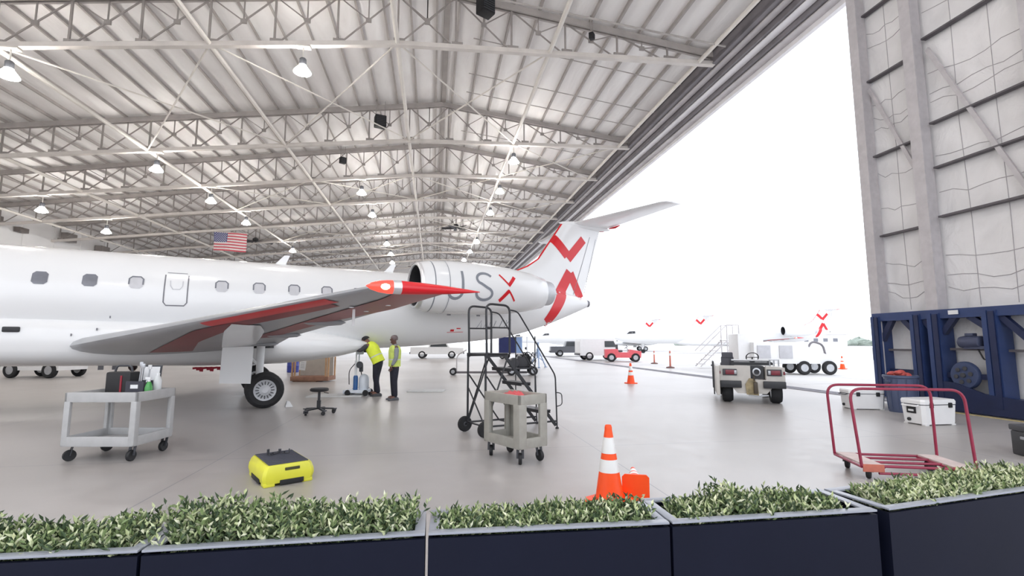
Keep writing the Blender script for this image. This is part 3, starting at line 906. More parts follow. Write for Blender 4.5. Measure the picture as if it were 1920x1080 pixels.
# ================================================================ lamps, fans, flag under the roof
M_bulb = mat('lit_lamp_lens', (1, 1, 1), 0.4, emit=(1.0, 0.95, 0.89), estr=125.0)
M_shade_lit = mat('glowing_acrylic_shade', (1, 1, 1), 0.4, emit=(1.0, 0.96, 0.91), estr=100.0)
M_shade = mat('pale_lamp_shade', rgb(228, 224, 216), 0.4)
def make_lamp():
    t = thing('high_bay_lamp', None, 'lamp', group='high bay lamps under the trusses')
    m = MB(); m.lathe([(0.30, 0.0), (0.29, 0.03), (0.22, 0.13), (0.13, 0.25), (0.12, 0.28)], 24); m.build('lamp_shade', M_shade_lit, t)
    m = MB(); m.lathe([(0.001, -0.07), (0.16, -0.055), (0.25, -0.02), (0.285, 0.01)], 24, cap=False); m.build('lens', M_bulb, t)
    m = MB(); m.lathe([(0.11, 0.28), (0.12, 0.32), (0.12, 0.50), (0.09, 0.54)], 16); m.build('ballast_box', M_dark, t)
    m = MB(); m.tube([(0, 0, 0.52), (0, 0, 0.95)], 0.025, 8); m.build('hanger', M_shade, t)
    m = MB(); m.box((0, 0, 0.97), (0.5, 0.24, 0.06), bev=0.02); m.build('mounting_plate', M_tube, t)
    return t
LAMPS = [(-4.80, 17.5, 'large glowing lamp under the nearest truss, left of the ridge'),
         (-13.88, 17.5, 'glowing lamp cut by the left edge of the photo under the nearest truss'),
         (-13.98, 26.4, 'lamp hung on the second truss above the front of the jet'),
         (-22.93, 32.1, 'lamp by the left wall above the nearest cabin window'),
         (-13.79, 32.1, 'lamp left of the flag, on the third truss'),
         (-22.87, 37.8, 'lamp second from the left wall, low above the fuselage'),
         (-13.75, 37.8, 'lamp just right of and above the flag'),
         (-13.51, 49.0, 'small far lamp right of the flag above the first aerial'),
         (-4.78, 32.1, 'lamp upper of the close pair left of the central strut'),
         (-4.78, 37.8, 'lamp lower of the close pair left of the central strut'),
         (-4.72, 49.0, 'small far lamp below the close pair, left of the central strut'),
         (4.35, 26.4, 'lamp on the second truss right of the central strut'),
         (4.32, 32.1, 'lamp on the third truss right of the central strut'),
         (4.33, 37.8, 'lamp on the fourth truss right of the central strut'),
         (4.25, 49.0, 'small far lamp above the engine, upper of a close pair'),
         (3.95, 54.7, 'small far lamp above the engine, lower of a close pair'),
         (-4.80, 54.7, 'tiny far lamp upper of the two over the rear aerial'),
         (-5.10, 60.4, 'tiny far lamp lower of the two over the rear aerial'),
         (3.64, 60.4, 'tiny farthest lamp right above the engine cowling')]
lamp = make_lamp()
for i, (x, y, lab) in enumerate(LAMPS):
    z = chord_z(x) - 1.08
    if i == 0:
        lamp.location = (x, y, z); lamp['label'] = lab
    else:
        dup(lamp, (x, y, z), 0, lab)

for x in (-22.9, -13.9, -4.8, 4.35):          # unseen extra lamps over the planters, added to light the foreground
    for y in (8.6, 0.5):
        o = dup(lamp, (x, y, chord_z(x) - 1.08))
        o['kind'] = 'structure'
        for p in ('label', 'category', 'group'):
            if p in o: del o[p]

def floodlight(loc, rz, lab, s=1.0):
    t = thing('unit_heater', lab, 'heater', loc, rz, group='dark boxes hung from the trusses')
    m = MB(); m.box((0, 0, 0), (0.62 * s, 0.5 * s, 0.66 * s), bev=0.05 * s); m.build('housing', M_black, t)
    m = MB()
    for i in range(6): m.box((0, -0.26 * s, (-0.24 + i * 0.095) * s), (0.52 * s, 0.03, 0.03 * s), RX(0.5))
    m.build('louver', M_dark, t, smooth=0)
    m = MB()
    for sx in (-0.25, 0.25): m.tube([(sx * s, 0, 0.3 * s), (sx * s, 0, roof_z(loc[0]) - loc[2] - 0.05)], 0.02, 6)
    m.build('hanger', M_web, t)
    return t
floodlight((1.75, 17.2, 14.2), 0.5, 'black box hung near the ridge, cut by the top edge of the photo', 0.95)
floodlight((-3.03, 26.0, 13.35), 0.3, 'black box hung on the second truss left of the central strut', 0.95)
floodlight((-5.98, 31.8, 13.2), 0.6, 'small black box on the third truss above the close pair of lamps', 0.6)
floodlight((5.94, 17.2, 13.45), 0.9, 'small dark box on the nearest truss near the side opening', 0.36)

def ceiling_fan(loc, lab):
    t = thing('ceiling_fan', lab, 'fan', loc, group='dark fans high under the roof')
    m = MB(); m.lathe([(0.1, -0.18), (0.24, -0.14), (0.26, 0.1), (0.12, 0.22)], 18); m.build('motor', M_blackmetal, t)
    m = MB(); m.tube([(0, 0, 0.2), (0, 0, roof_z(loc[0]) - loc[2])], 0.05, 8); m.build('downrod', M_web, t)
    for k in range(5):
        a = k * 2 * pi / 5 + 0.35
        m = MB(); m.box((0.85 * cos(a), 0.85 * sin(a), -0.22), (1.3, 0.3, 0.05), RZ(a) @ RX(0.5), bev=0.015)
        m.bar((0.2 * cos(a), 0.2 * sin(a), -0.05), (0.4 * cos(a), 0.4 * sin(a), -0.2), 0.08, 0.05); m.build('blade', M_dark, t, smooth=0)
    return t
ceiling_fan((2.1, 49.0, 13.3), 'dark five-bladed ceiling fan near the ridge above the engine')
ceiling_fan((-16.9, 49.0, 11.2), 'dark ceiling fan low at the left, right of the flag')

# the flag
def flag():
    t = thing('national_flag', 'large flag with stripes and starred canton hung above the fuselage', 'flag', (-18.2, 43.3, 9.12))
    Wd, Hh = 2.55, 1.55
    fr, fb = mat('flag_red_cloth', rgb(206, 92, 104), 0.8), mat('flag_blue_cloth', rgb(92, 98, 140), 0.8)
    fw = mat('flag_white_cloth', (0.8, 0.78, 0.77), 0.8)
    def P(a, b): return V3((a * Wd, 0.10 * sin(a * 7 + b * 2) + 0.02, -b * Hh + 1.55 - 0.12 * a))
    m = MB(); 
    for i in range(13):
        b0, b1 = i / 13, (i + 1) / 13
        a0 = 0.42 if i < 7 else 0.0
        rows = [[P(a0 + (1 - a0) * k / 16, b) for k in range(17)] for b in (b0, b1)]
        rows2 = [[p + V3((0, 0.012, 0)) for p in r] for r in rows]
        m.loft([rows[0], rows[1], rows2[1], rows2[0]], cap=False, closed=True, ring_closed=False, mi=i % 2)
    m.build('striped_field', [fr, fw], t)
    m = MB()
    rows = [[P(0.42 * k / 8, b * 7 / 13) for k in range(9)] for b in (0, 0.33, 0.66, 1)]
    rows2 = [[p + V3((0, 0.012, 0)) for p in r] for r in rows]
    m.loft(rows, cap=False, ring_closed=False); m.loft(rows2, cap=False, ring_closed=False)
    can = m.build('canton', fb, t)
    m = MB()
    for r in range(9):
        for c in range(6 if r % 2 == 0 else 5):
            a = (0.035 + 0.07 * c + (0.035 if r % 2 else 0)) * 0.98; b = (0.06 + r * 0.11) * 7 / 13
            o = P(a, b) + V3((0, -0.012, 0))
            pts = []
            for k in range(10):
                rr = 0.045 if k % 2 == 0 else 0.018
                pts.append((o.x + rr * sin(k * pi / 5), o.z + rr * cos(k * pi / 5)))
            m.prism(pts, 0, 0.006, Matrix(((1, 0, 0, 0), (0, 0, 1, o.y), (0, 1, 0, 0), (0, 0, 0, 1))))
    m.build('star', fw, can, smooth=0)
    m = MB(); m.tube([(-0.1, 0.02, 1.57), (Wd + 0.1, 0.02, 1.45)], 0.03, 8)
    m.tube([(0.1, 0.02, 1.57), (0.1, 0.02, chord_z(-18.1) - 9.12)], 0.012, 5); m.tube([(Wd - 0.1, 0.02, 1.46), (Wd - 0.1, 0.02, chord_z(-15.7) - 9.12)], 0.012, 5)
    m.build('hanging_rod', M_tube, t)
flag()

# ================================================================ carts and tools inside
M_cartL = mat('pale_grey_cart_plastic', rgb(176, 176, 176), 0.55, var=0.05, scale=10)
M_cartR = mat('beige_grey_cart_plastic', rgb(158, 156, 148), 0.6, var=0.08, scale=10)
def caster(mb_f, mb_w, x, y, r=0.065, ang=0.0, top=0.2):
    R4 = Matrix.Translation((x, y, r)) @ Matrix.Rotation(ang, 4, 'Z')
    mb_w.lathe([(r * 0.35, -0.02), (r * 0.9, -0.022), (r, -0.012), (r, 0.012), (r * 0.9, 0.022), (r * 0.35, 0.02)], 18, R4 @ AX_Y)
    off = R4 @ V3((0.03, 0, 0))
    for sgn in (-1, 1):
        a = R4 @ V3((0, sgn * 0.03, 0)); b = R4 @ V3((0.025, sgn * 0.03, top - r - 0.02))
        mb_f.bar(a, b, 0.035, 0.008)
    mb_f.box(R4 @ V3((0.025, 0, top - r - 0.015)), (0.075, 0.075, 0.02), RZ(ang))

def utility_cart(loc, rz, lx, ly, h, lab, mt, lw=0.12):
    """Two deep shelves on flat corner legs, four casters."""
    t = thing('utility_cart', lab, 'cart', loc, rz)
    for nm, z in (('top_shelf', h - 0.06), ('lower_shelf', 0.25)):
        m = MB()
        m.box((0, 0, z - 0.045), (lx - 0.03, ly - 0.03, 0.03))
        for sx in (-1, 1): m.box((sx * (lx / 2 - 0.02), 0, z), (0.04, ly, 0.125), bev=0.012)
        for sy in (-1, 1): m.box((0, sy * (ly / 2 - 0.02), z), (lx, 0.04, 0.125), bev=0.012)
        m.build(nm, mt, t)
    for sx in (-1, 1):
        for sy in (-1, 1):
            m = MB()
            z0, z1 = 0.20, h - 0.11
            m.box((sx * (lx / 2 - 0.02), sy * (ly / 2 - lw / 2), (z0 + z1) / 2), (0.045, lw, z1 - z0), bev=0.01)
            m.box((sx * (lx / 2 - lw / 2), sy * (ly / 2 - 0.02), (z0 + z1) / 2), (lw, 0.045, z1 - z0), bev=0.01)
            m.build('leg', mt, t)
    for sx in (-1, 1):
        for sy in (-1, 1):
            f, w = MB(), MB()
            caster(f, w, sx * (lx / 2 - 0.07), sy * (ly / 2 - 0.07), 0.07, 1.2 + 0.3 * sx, 0.21)
            c = f.build('caster', M_dark, t, smooth=0); w.build('caster_wheel', M_black, c)
    return t
LC, LCA = V3((-4.11, 7.43, 0)), -0.155
utility_cart(LC, LCA, 0.92, 0.72, 0.86, 'pale grey two-shelf cart loaded with tool bag and green bottle', M_cartL, 0.075)
RC, RCA = V3((1.08, 6.47, 0)), 0.50
utility_cart(RC, RCA, 0.46, 0.76, 0.84, 'beige grey two-shelf cart with red rag in front of the ladder', M_cartR)
def on(base, a, x, y, z): return base + RZ(a) @ V3((x, y, z))

# on the left cart
ZT = 0.775
t = thing('tool_bag', 'black tool bag with red trim on the pale grey cart', 'bag', on(LC, LCA, -0.14, 0.16, ZT + 0.002), LCA)
m = MB(); m.box((0, 0, 0.16), (0.34, 0.2, 0.32), bev=0.03); m.build('bag_body', M_black, t)
m = MB(); m.box((0, -0.101, 0.02), (0.35, 0.008, 0.03)); m.box((0.05, -0.103, 0.16), (0.025, 0.008, 0.22)); m.build('red_trim', mat('dark_red_trim', rgb(140, 20, 40), 0.5), t, smooth=0)
m = MB(); m.tube(rnd_path([(-0.12, 0, 0.31), (-0.1, 0, 0.40), (0.1, 0, 0.40), (0.12, 0, 0.31)], 0.06), 0.014, 8); m.build('handle', M_dark, t)
t = thing('parts_box', 'dark open box of hand tools beside the tool bag', 'box', on(LC, LCA, 0.165, 0.08, ZT + 0.002), LCA)
m = MB(); m.box((0, 0, 0.01), (0.24, 0.22, 0.02))
for s in (-1, 1): m.box((s * 0.115, 0, 0.10), (0.012, 0.22, 0.20)); m.box((0, s * 0.105, 0.10), (0.24, 0.012, 0.20))
m.build('tray', mat('charcoal_tray', (0.035, 0.035, 0.05), 0.5), t, smooth=0)
m = MB(); m.box((0, -0.115, 0.13), (0.1, 0.008, 0.05)); m.build('paper_tag', M_white, t, smooth=0)
tool_specs = [('wrench', 'steel wrench standing in the dark tool box', -0.05, 0.02, 0.38, M_steel), ('screwdriver', 'screwdriver with pale handle standing in the dark tool box', 0.06, 0.03, 0.34, M_white), ('ratchet', 'steel ratchet leaning in the dark tool box', 0.02, -0.04, 0.36, M_steel)]
for nm, lab, x, y, h, mm in tool_specs:
    b = on(LC, LCA, 0.165 + x, 0.08 + y, ZT + 0.025)
    t = thing(nm, lab, 'tool', b, LCA)
    m = MB(); m.tube([(0, 0, 0), (0.02, 0.01, h)], 0.009, 8); m.build('shaft', M_steel, t)
    m = MB(); m.box((0.02, 0.01, h + 0.02), (0.045, 0.02, 0.06), bev=0.006); m.build('tool_head', mm, t)
t = thing('spray_bottle', 'green spray bottle at the corner of the pale grey cart', 'bottle', on(LC, LCA, 0.35, -0.02, ZT + 0.002), LCA)
m = MB(); m.lathe([(0.04, 0), (0.046, 0.01), (0.046, 0.12), (0.03, 0.17), (0.014, 0.2)], 18); m.build('bottle_body', mat('green_liquid_plastic', rgb(70, 150, 76), 0.25), t)
m = MB(); m.lathe([(0.016, 0.195), (0.016, 0.225)], 12); m.box((-0.015, 0, 0.24), (0.07, 0.022, 0.03), bev=0.006); m.bar((-0.02, 0, 0.23), (-0.035, 0, 0.19), 0.012); m.build('spray_head', M_white, t)
t = thing('cleaner_bottle', 'clear white bottle behind the green spray bottle', 'bottle', on(LC, LCA, 0.35, 0.14, ZT + 0.002), LCA)
m = MB(); m.lathe([(0.045, 0), (0.05, 0.01), (0.05, 0.2), (0.03, 0.25), (0.018, 0.27)], 18); m.build('bottle_body', mat('milky_plastic', (0.7, 0.72, 0.72), 0.3), t)
m = MB(); m.lathe([(0.022, 0.268), (0.022, 0.3)], 12); m.build('cap', M_white, t)
t = thing('clipboard', 'pale paper on a clipboard leaning behind the tool box', 'clipboard', on(LC, LCA, 0.165, 0.27, ZT + 0.002), LCA)
m = MB(); m.box((0, 0, 0.2), (0.26, 0.012, 0.4), RX(-0.1)); m.build('board', M_dark, t, smooth=0)
m = MB(); m.box((0, -0.010, 0.21), (0.22, 0.004, 0.34), RX(-0.1)); m.build('paper', M_white, t, smooth=0)
# on the right cart
t = thing('rag', 'crumpled red rag on top of the beige grey cart', 'cloth', on(RC, RCA, 0.02, 0.05, 0.758), RCA)
random.seed(5)
m = MB(); n = 12
rows = [[V3((-0.16 + 0.32 * i / n, -0.2 + 0.4 * j / n, 0.02 + 0.022 * sin(i * 1.3 + j * 0.7) + random.uniform(0, 0.02) + 0.05 * max(0, 1 - ((i - 6) ** 2 + (j - 6) ** 2) / 30))) for j in range(n + 1)] for i in range(n + 1)]
m.loft(rows, cap=False, ring_closed=False); m.loft([[p - V3((0, 0, 0.012)) for p in r] for r in rows], cap=False, ring_closed=False)
m.build('rag_cloth', mat('red_rag_cloth', rgb(206, 92, 96), 0.85, var=0.1), t)
t = thing('parts_tray', 'pale steel tray beside the red rag on the beige grey cart', 'tray', on(RC, RCA, 0.08, -0.23, 0.76), RCA)
m = MB(); m.box((0, 0, 0.004), (0.22, 0.16, 0.008)); 
for s in (-1, 1): m.box((s * 0.108, 0, 0.02), (0.006, 0.16, 0.035)); m.box((0, s * 0.078, 0.02), (0.22, 0.006, 0.035))
m.build('tray_body', M_steel, t, smooth=0)

# yellow step stool
SP, SA = V3((-1.66, 5.98, 0)), radians(30)
t = thing('step_stool', 'yellow plastic step stool with dark grey tread on the floor', 'step stool', SP, SA)
M_yel = mat('yellow_plastic', rgb(222, 220, 66), 0.4, var=0.04)
m = MB()
def rect(w, d, z, c=0.03): return [V3((x, y, z)) for x, y in ((w - c, -d), (w, -d + c), (w, d - c), (w - c, d), (-w + c, d), (-w, d - c), (-w, -d + c), (-w + c, -d))]
m.loft([rect(0.245, 0.345, 0.03), rect(0.26, 0.36, 0.09), rect(0.255, 0.355, 0.14), rect(0.235, 0.345, 0.195), rect(0.215, 0.335, 0.215)])
for sx in (-1, 1):
    for sy in (-1, 1): m.box((sx * 0.19, sy * 0.28, 0.02), (0.11, 0.13, 0.04), bev=0.01)
m.build('stool_body', M_yel, t, smooth=40)
m = MB(); m.box((0, 0, 0.219), (0.40, 0.64, 0.012), bev=0.005)
for i in range(15): m.box((0, -0.29 + i * 0.0414, 0.226), (0.38, 0.012, 0.005))
m.build('tread', mat('dark_grey_tread', rgb(74, 76, 86), 0.7), t, smooth=30)
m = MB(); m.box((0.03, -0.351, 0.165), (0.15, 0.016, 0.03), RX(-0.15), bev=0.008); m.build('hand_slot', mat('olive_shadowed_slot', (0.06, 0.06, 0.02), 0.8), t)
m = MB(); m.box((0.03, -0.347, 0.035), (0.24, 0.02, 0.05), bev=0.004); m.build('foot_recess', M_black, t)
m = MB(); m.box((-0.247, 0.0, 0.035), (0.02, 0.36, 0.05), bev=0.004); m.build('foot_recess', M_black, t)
for i, (x, y, l, a) in enumerate(((-0.03, 0.16, 0.10, 0.4), (0.03, 0.2, 0.07, 1.2), (0.08, 0.12, 0.07, -0.5), (-0.09, 0.12, 0.06, 2.0))):
    tb = thing('bracket', ['long dark bracket lying on the step stool tread', 'upright dark bracket at the back of the stool tread', 'dark bracket nearest the right end of the stool tread', 'short dark bracket nearest the left end of the stool tread'][i], 'metal part',
               SP + RZ(SA) @ V3((x, y, 0.2295)), SA + a, group='loose metal parts on the step stool')
    m = MB(); m.box((0, 0, 0.005), (l, 0.03, 0.008)); m.box((l / 2, 0, 0.012 + 0.007 * i), (0.008, 0.03, 0.022 + 0.014 * i)); m.build('plate', M_dark, tb, smooth=0)
    m = MB(); m.lathe([(0.009, 0.008), (0.009, 0.026)], 8, Matrix.Translation((-l / 4, 0, 0))); m.build('bolt', M_blackmetal, tb)

# black rolling stool
p0 = G(597, 776)
t = thing('rolling_stool', 'black mechanic stool on five casters near the jet wheel', 'stool', p0)
m = MB(); m.lathe([(0.02, 0.46), (0.15, 0.465), (0.185, 0.48), (0.19, 0.515), (0.17, 0.535), (0.02, 0.54)], 24); m.build('seat', M_black, t)
m = MB(); m.tube([(0, 0, 0.1), (0, 0, 0.47)], 0.028, 10); m.tube([(0, 0, 0.1), (0, 0, 0.28)], 0.042, 10); m.build('column', M_blackmetal, t)
for k in range(5):
    a = k * 2 * pi / 5 + 0.2
    m = MB(); m.bar((0, 0, 0.12), (0.3 * cos(a), 0.3 * sin(a), 0.1), 0.045, 0.03); m.build('base_arm', M_blackmetal, t, smooth=0)
    f, w = MB(), MB(); caster(f, w, 0.3 * cos(a), 0.3 * sin(a), 0.04, a + 1, 0.11); c = f.build('caster', M_dark, t, smooth=0); w.build('caster_wheel', M_black, c)
m = MB(); m.tube([(0.1, -0.05, 0.45), (0.2, -0.05, 0.43)], 0.008, 6); m.build('lever', M_blackmetal, t)

# rolling ladder
def rolling_ladder():
    yaw = 0.42
    t = thing('rolling_ladder', 'black rolling stair ladder with handrails under the jet tail', 'ladder', (0.60, 8.46, 0), yaw)
    W, H = 0.60, 1.30          # width runs to local -y, stairs descend along +x
    PL = 0.36
    mt = M_blackmetal
    yl, yr = 0.0, -W
    m = MB()
    for y in (yl, yr):
        m.tube([(0, y, 0.12), (0, y, H)], 0.019, 8)
        m.tube([(0, y, 0.16), (1.45, y, 0.13)], 0.016, 8)
        m.tube([(0.02, y, 0.95), (0.62, y, 0.15)], 0.014, 8)
        m.tube([(0.02, y, 0.2), (0.40, y, 1.2)], 0.014, 8)
    m.tube([(0, yl, 0.75), (0, yr, 0.15)], 0.012, 8); m.tube([(0, yr, 1.2), (0.0, yl, 0.2)], 0.012, 8); m.tube([(0, yl, 0.16), (0, yr, 0.16)], 0.014, 8)
    m.tube([(0.62, yl, 0.145), (0.62, yr, 0.145)], 0.014, 8)
    m.build('frame', mt, t)
    for y in (yl, yr):
        m = MB(); m.bar((PL, y, H - 0.02), (1.42, y, 0.06), 0.03, 0.05); m.build('stringer', mt, t, smooth=0)
        m = MB()
        m.tube(rnd_path([(0.02, y + 0.0, H - 0.05), (0.0, y, 2.13), (0.46, y, 2.11), (0.46, y, H)], 0.12), 0.019, 8)
        m.tube([(0.0, y, 1.74), (0.46, y, 1.74)], 0.013, 8)
        m.build('guard_rail', mt, t)
        m = MB()
        m.tube(rnd_path([(0.46, y, 2.04), (0.62, y, 2.02), (1.42, y, 0.92), (1.45, y, 0.02)], 0.08), 0.013, 8)
        m.tube([(0.98, y, 1.6), (0.98, y, 0.6)], 0.011, 6)
        m.build('handrail', mt, t)
    m = MB(); m.box((PL / 2 + 0.02, -W / 2, H), (PL + 0.08, W + 0.02, 0.03))
    for s in (-1, 1): m.box((PL / 2 + 0.02, -W / 2 + s * W / 2, H - 0.01), (PL + 0.08, 0.02, 0.06))
    m.build('platform', mt, t, smooth=0)
    for i in range(4):
        k = (i + 1) / 5
        x, z = PL + (1.42 - PL) * k, (H - 0.02) + (0.06 - H + 0.02) * k
        m = MB(); m.box((x, -W / 2, z + 0.02), (0.2, W, 0.022)); m.box((x - 0.09, -W / 2, z), (0.012, W, 0.05)); m.box((x + 0.09, -W / 2, z), (0.012, W, 0.05)); m.build('step', mt, t, smooth=0)
    for y, o in ((yl, 0.04), (yr, -0.04)):
        m = MB(); m.lathe([(0.06, -0.03), (0.115, -0.032), (0.128, -0.018), (0.128, 0.018), (0.115, 0.032), (0.06, 0.03)], 24, Matrix.Translation((-0.03, y + o, 0.128)) @ AX_Y)
        w = m.build('wheel', M_tyre, t)
        m = MB(); m.lathe([(0.07, -0.02), (0.02, -0.036), (0.02, 0.036), (0.07, 0.02)], 16, Matrix.Translation((-0.03, y + o, 0.128)) @ AX_Y); m.build('hub', M_dark, w)
        m = MB(); m.lathe([(0.03, 0), (0.03, 0.02), (0.017, 0.03)], 10, Matrix.Translation((1.45, y, 0))); m.build('foot', M_black, t)
    m = MB(); m.tube(rnd_path([(1.45, yr, 0.62), (1.56, yr, 0.60), (1.57, yr, 0.40), (1.45, yr, 0.38)], 0.1), 0.009, 6); m.build('lock_lever', mt, t)
rolling_ladder()

# ================================================================ cones and posts
def cone(loc, rz, lab, grp=None, h=0.71, lying=False):
    t = thing('traffic_cone', lab, 'cone', loc, rz, group=grp)
    k = h / 0.71
    m = MB()
    m.loft([[V3((x * k, y * k, 0)) for x, y in sq] for sq in [[(0.18 * c, 0.18 * s) for c, s in ((1, -0.8), (1, 0.8), (0.8, 1), (-0.8, 1), (-1, 0.8), (-1, -0.8), (-0.8, -1), (0.8, -1))]]] +
           [[V3((x * k, y * k, 0.035 * k)) for x, y in [(0.175 * c, 0.175 * s) for c, s in ((1, -0.8), (1, 0.8), (0.8, 1), (-0.8, 1), (-1, 0.8), (-1, -0.8), (-0.8, -1), (0.8, -1))]]])
    m.build('base', M_orange, t)
    R = lambda z: (0.135 + (0.03 - 0.135) * (z - 0.03) / (0.70 - 0.03))
    m = MB()
    m.lathe([(R(z) * k, z * k) for z in (0.03, 0.18, 0.3, 0.42, 0.56, 0.66)] + [(0.035 * k, 0.67 * k), (0.035 * k, 0.69 * k), (0.028 * k, 0.712 * k), (0.02 * k, 0.70 * k)], 28)
    m.build('cone_body', M_orange, t)
    for z0, z1 in ((0.285, 0.40), (0.455, 0.60)):
        m = MB(); m.lathe([((R(z0) + 0.002) * k, z0 * k), ((R(z1) + 0.002) * k, z1 * k)], 28, cap=False); m.build('reflective_band', M_reflect, t)
    return t
c0 = G(1147, 945)
cone(c0 + V3((0, 0.05, 0)), 0.5, 'orange traffic cone with two white bands just behind the planters', 'orange traffic cones')
tc = cone(G(1192, 924, 0.125) + V3((0.06, 0.14, 0)), 0, 'orange cone tipped on its side, base turned to the upright cone', 'orange traffic cones', h=0.5)
tc.rotation_euler = (-pi / 2 * 0.93, 0, -0.35)
pc = G(1183, 719)
cone(pc, 0.2, 'small distant orange cone on the floor left of the tug', 'orange traffic cones', h=0.74)
pc = G(1580, 692)
cone(pc, 0.2, 'far faded orange cone on the apron beside the door leaf', 'orange traffic cones', h=0.72)

def barrier_post(u, v, h, lab):
    t = thing('delineator_post', lab, 'post', G(u, v), group='delineator posts on the apron')
    m = MB(); m.lathe([(0.24, 0), (0.24, 0.05), (0.06, 0.1)], 16); m.build('base', mat('dark_rust_base', rgb(110, 80, 76), 0.7), t)
    m = MB(); m.lathe([(0.05, 0.08), (0.045, h - 0.03), (0.03, h)], 12); m.build('post_body', mat('faded_orange_post', rgb(196, 110, 92), 0.6), t)
    m = MB(); m.lathe([(0.052, h * 0.72), (0.052, h * 0.86)], 12, cap=False); m.build('reflective_band', M_reflect, t)
barrier_post(1257, 690, 1.0, 'faded orange post on a dark base, nearer of the two on the apron')
barrier_post(1227, 682, 0.9, 'faded orange post on a dark base, farther of the two on the apron')

# wheel chocks at the jet wheel
for (s, L, lab) in ((4.66, 2.15, 'small white wheel chock against the jet main wheel'),):
    m = MB(); m.prism([(-0.07, 0), (0.09, 0), (0.02, 0.12), (-0.04, 0.13)], -0.09, 0.09, Matrix.Rotation(pi / 2, 4, 'X'))
    p = jw(s, L, 0)
    o = m.build('wheel_chock', M_white, loc=p, smooth=0); o.rotation_euler = (0, 0, JA); tag(o, lab, 'chock')
# red streamers hanging from gear pins under the belly
m = MB()
for i in range(9):
    s = 2.75 + i * 0.07
    p = jw(s, 0.7, 0.872)
    m.box(p + V3((0, 0, -0.03 - 0.015 * (i % 3))), (0.08, 0.012, 0.05 + 0.03 * (i % 3)), RZ(JA) @ RY(0.1 * (i % 3 - 1)))
tag(m.build('pin_streamer', mat('dark_red_ribbon', rgb(150, 30, 48), 0.8), smooth=0), 'dark red ribbons hanging under the belly left of the gear door', 'ribbon', kind='stuff')
# ================================================================ people
def skin_obj(name, chains, material, parent, levels=1):
    """One mesh grown from chains; a chain is a list of (position, radius) or (index into joints, branch). chains: list of (nodes, attach)
    where nodes is [(x, y, z, r)] and attach is None or the number of an existing node the first node is joined to."""
    vs, es, rs, roots = [], [], [], []
    for nodes, attach in chains:
        first = len(vs)
        if attach is None: roots.append(first)
        for i, (x, y, z, r) in enumerate(nodes):
            vs.append((x, y, z)); rs.append(r)
            if i > 0: es.append((len(vs) - 2, len(vs) - 1))
            elif attach is not None: es.append((attach, len(vs) - 1))
    me = bpy.data.meshes.new(name + '_rig'); me.from_pydata(vs, es, [])
    o = bpy.data.objects.new(name + '_rig', me); COL.objects.link(o)
    sk = o.modifiers.new('s', 'SKIN'); sk.use_smooth_shade = True
    ss = o.modifiers.new('d', 'SUBSURF'); ss.levels = levels; ss.render_levels = levels
    if not me.skin_vertices:
        bpy.context.view_layer.objects.active = o
    lay = me.skin_vertices[0] if len(me.skin_vertices) else None
    for i, r in enumerate(rs):
        rr = r if isinstance(r, tuple) else (r, r)
        lay.data[i].radius = rr
        lay.data[i].use_root = i in roots
    dg = bpy.context.evaluated_depsgraph_get(); dg.update()
    new = bpy.data.meshes.new_from_object(o.evaluated_get(dg))
    bpy.data.objects.remove(o); bpy.data.meshes.remove(me)
    new.materials.clear(); new.materials.append(material)
    new.polygons.foreach_set('use_smooth', [True] * len(new.polygons))
    r = bpy.data.objects.new(name, new); COL.objects.link(r); r.parent = parent
    return r

def hand_chains(wrist, d, nrm, side):
    """Palm and five bent fingers. d: hand direction, nrm: palm normal."""
    d, nrm = V3(d).normalized(), V3(nrm).normalized()
    s = d.cross(nrm) * side
    w = V3(wrist)
    out = [([tuple(w) + (0.026,), tuple(w + d * 0.045) + (0.032,), tuple(w + d * 0.085) + (0.030,)], None)]
    for k, (off, ln) in enumerate(((0.030, 0.072), (0.010, 0.080), (-0.011, 0.075), (-0.031, 0.058))):
        b = w + d * 0.07 + s * off
        p1 = b + d * ln * 0.5 + nrm * 0.004
        p2 = b + d * ln * 0.85 + nrm * 0.018
        p3 = b + d * ln + nrm * 0.036
        out.append(([tuple(b) + (0.010,), tuple(p1) + (0.0095,), tuple(p2) + (0.009,), tuple(p3) + (0.0075,)], None))
    b = w + d * 0.03 + s * 0.022
    out.append(([tuple(b) + (0.013,), tuple(b + s * 0.028 + d * 0.03) + (0.011,), tuple(b + s * 0.036 + d * 0.06 + nrm * 0.012) + (0.009,)], None))
    return out

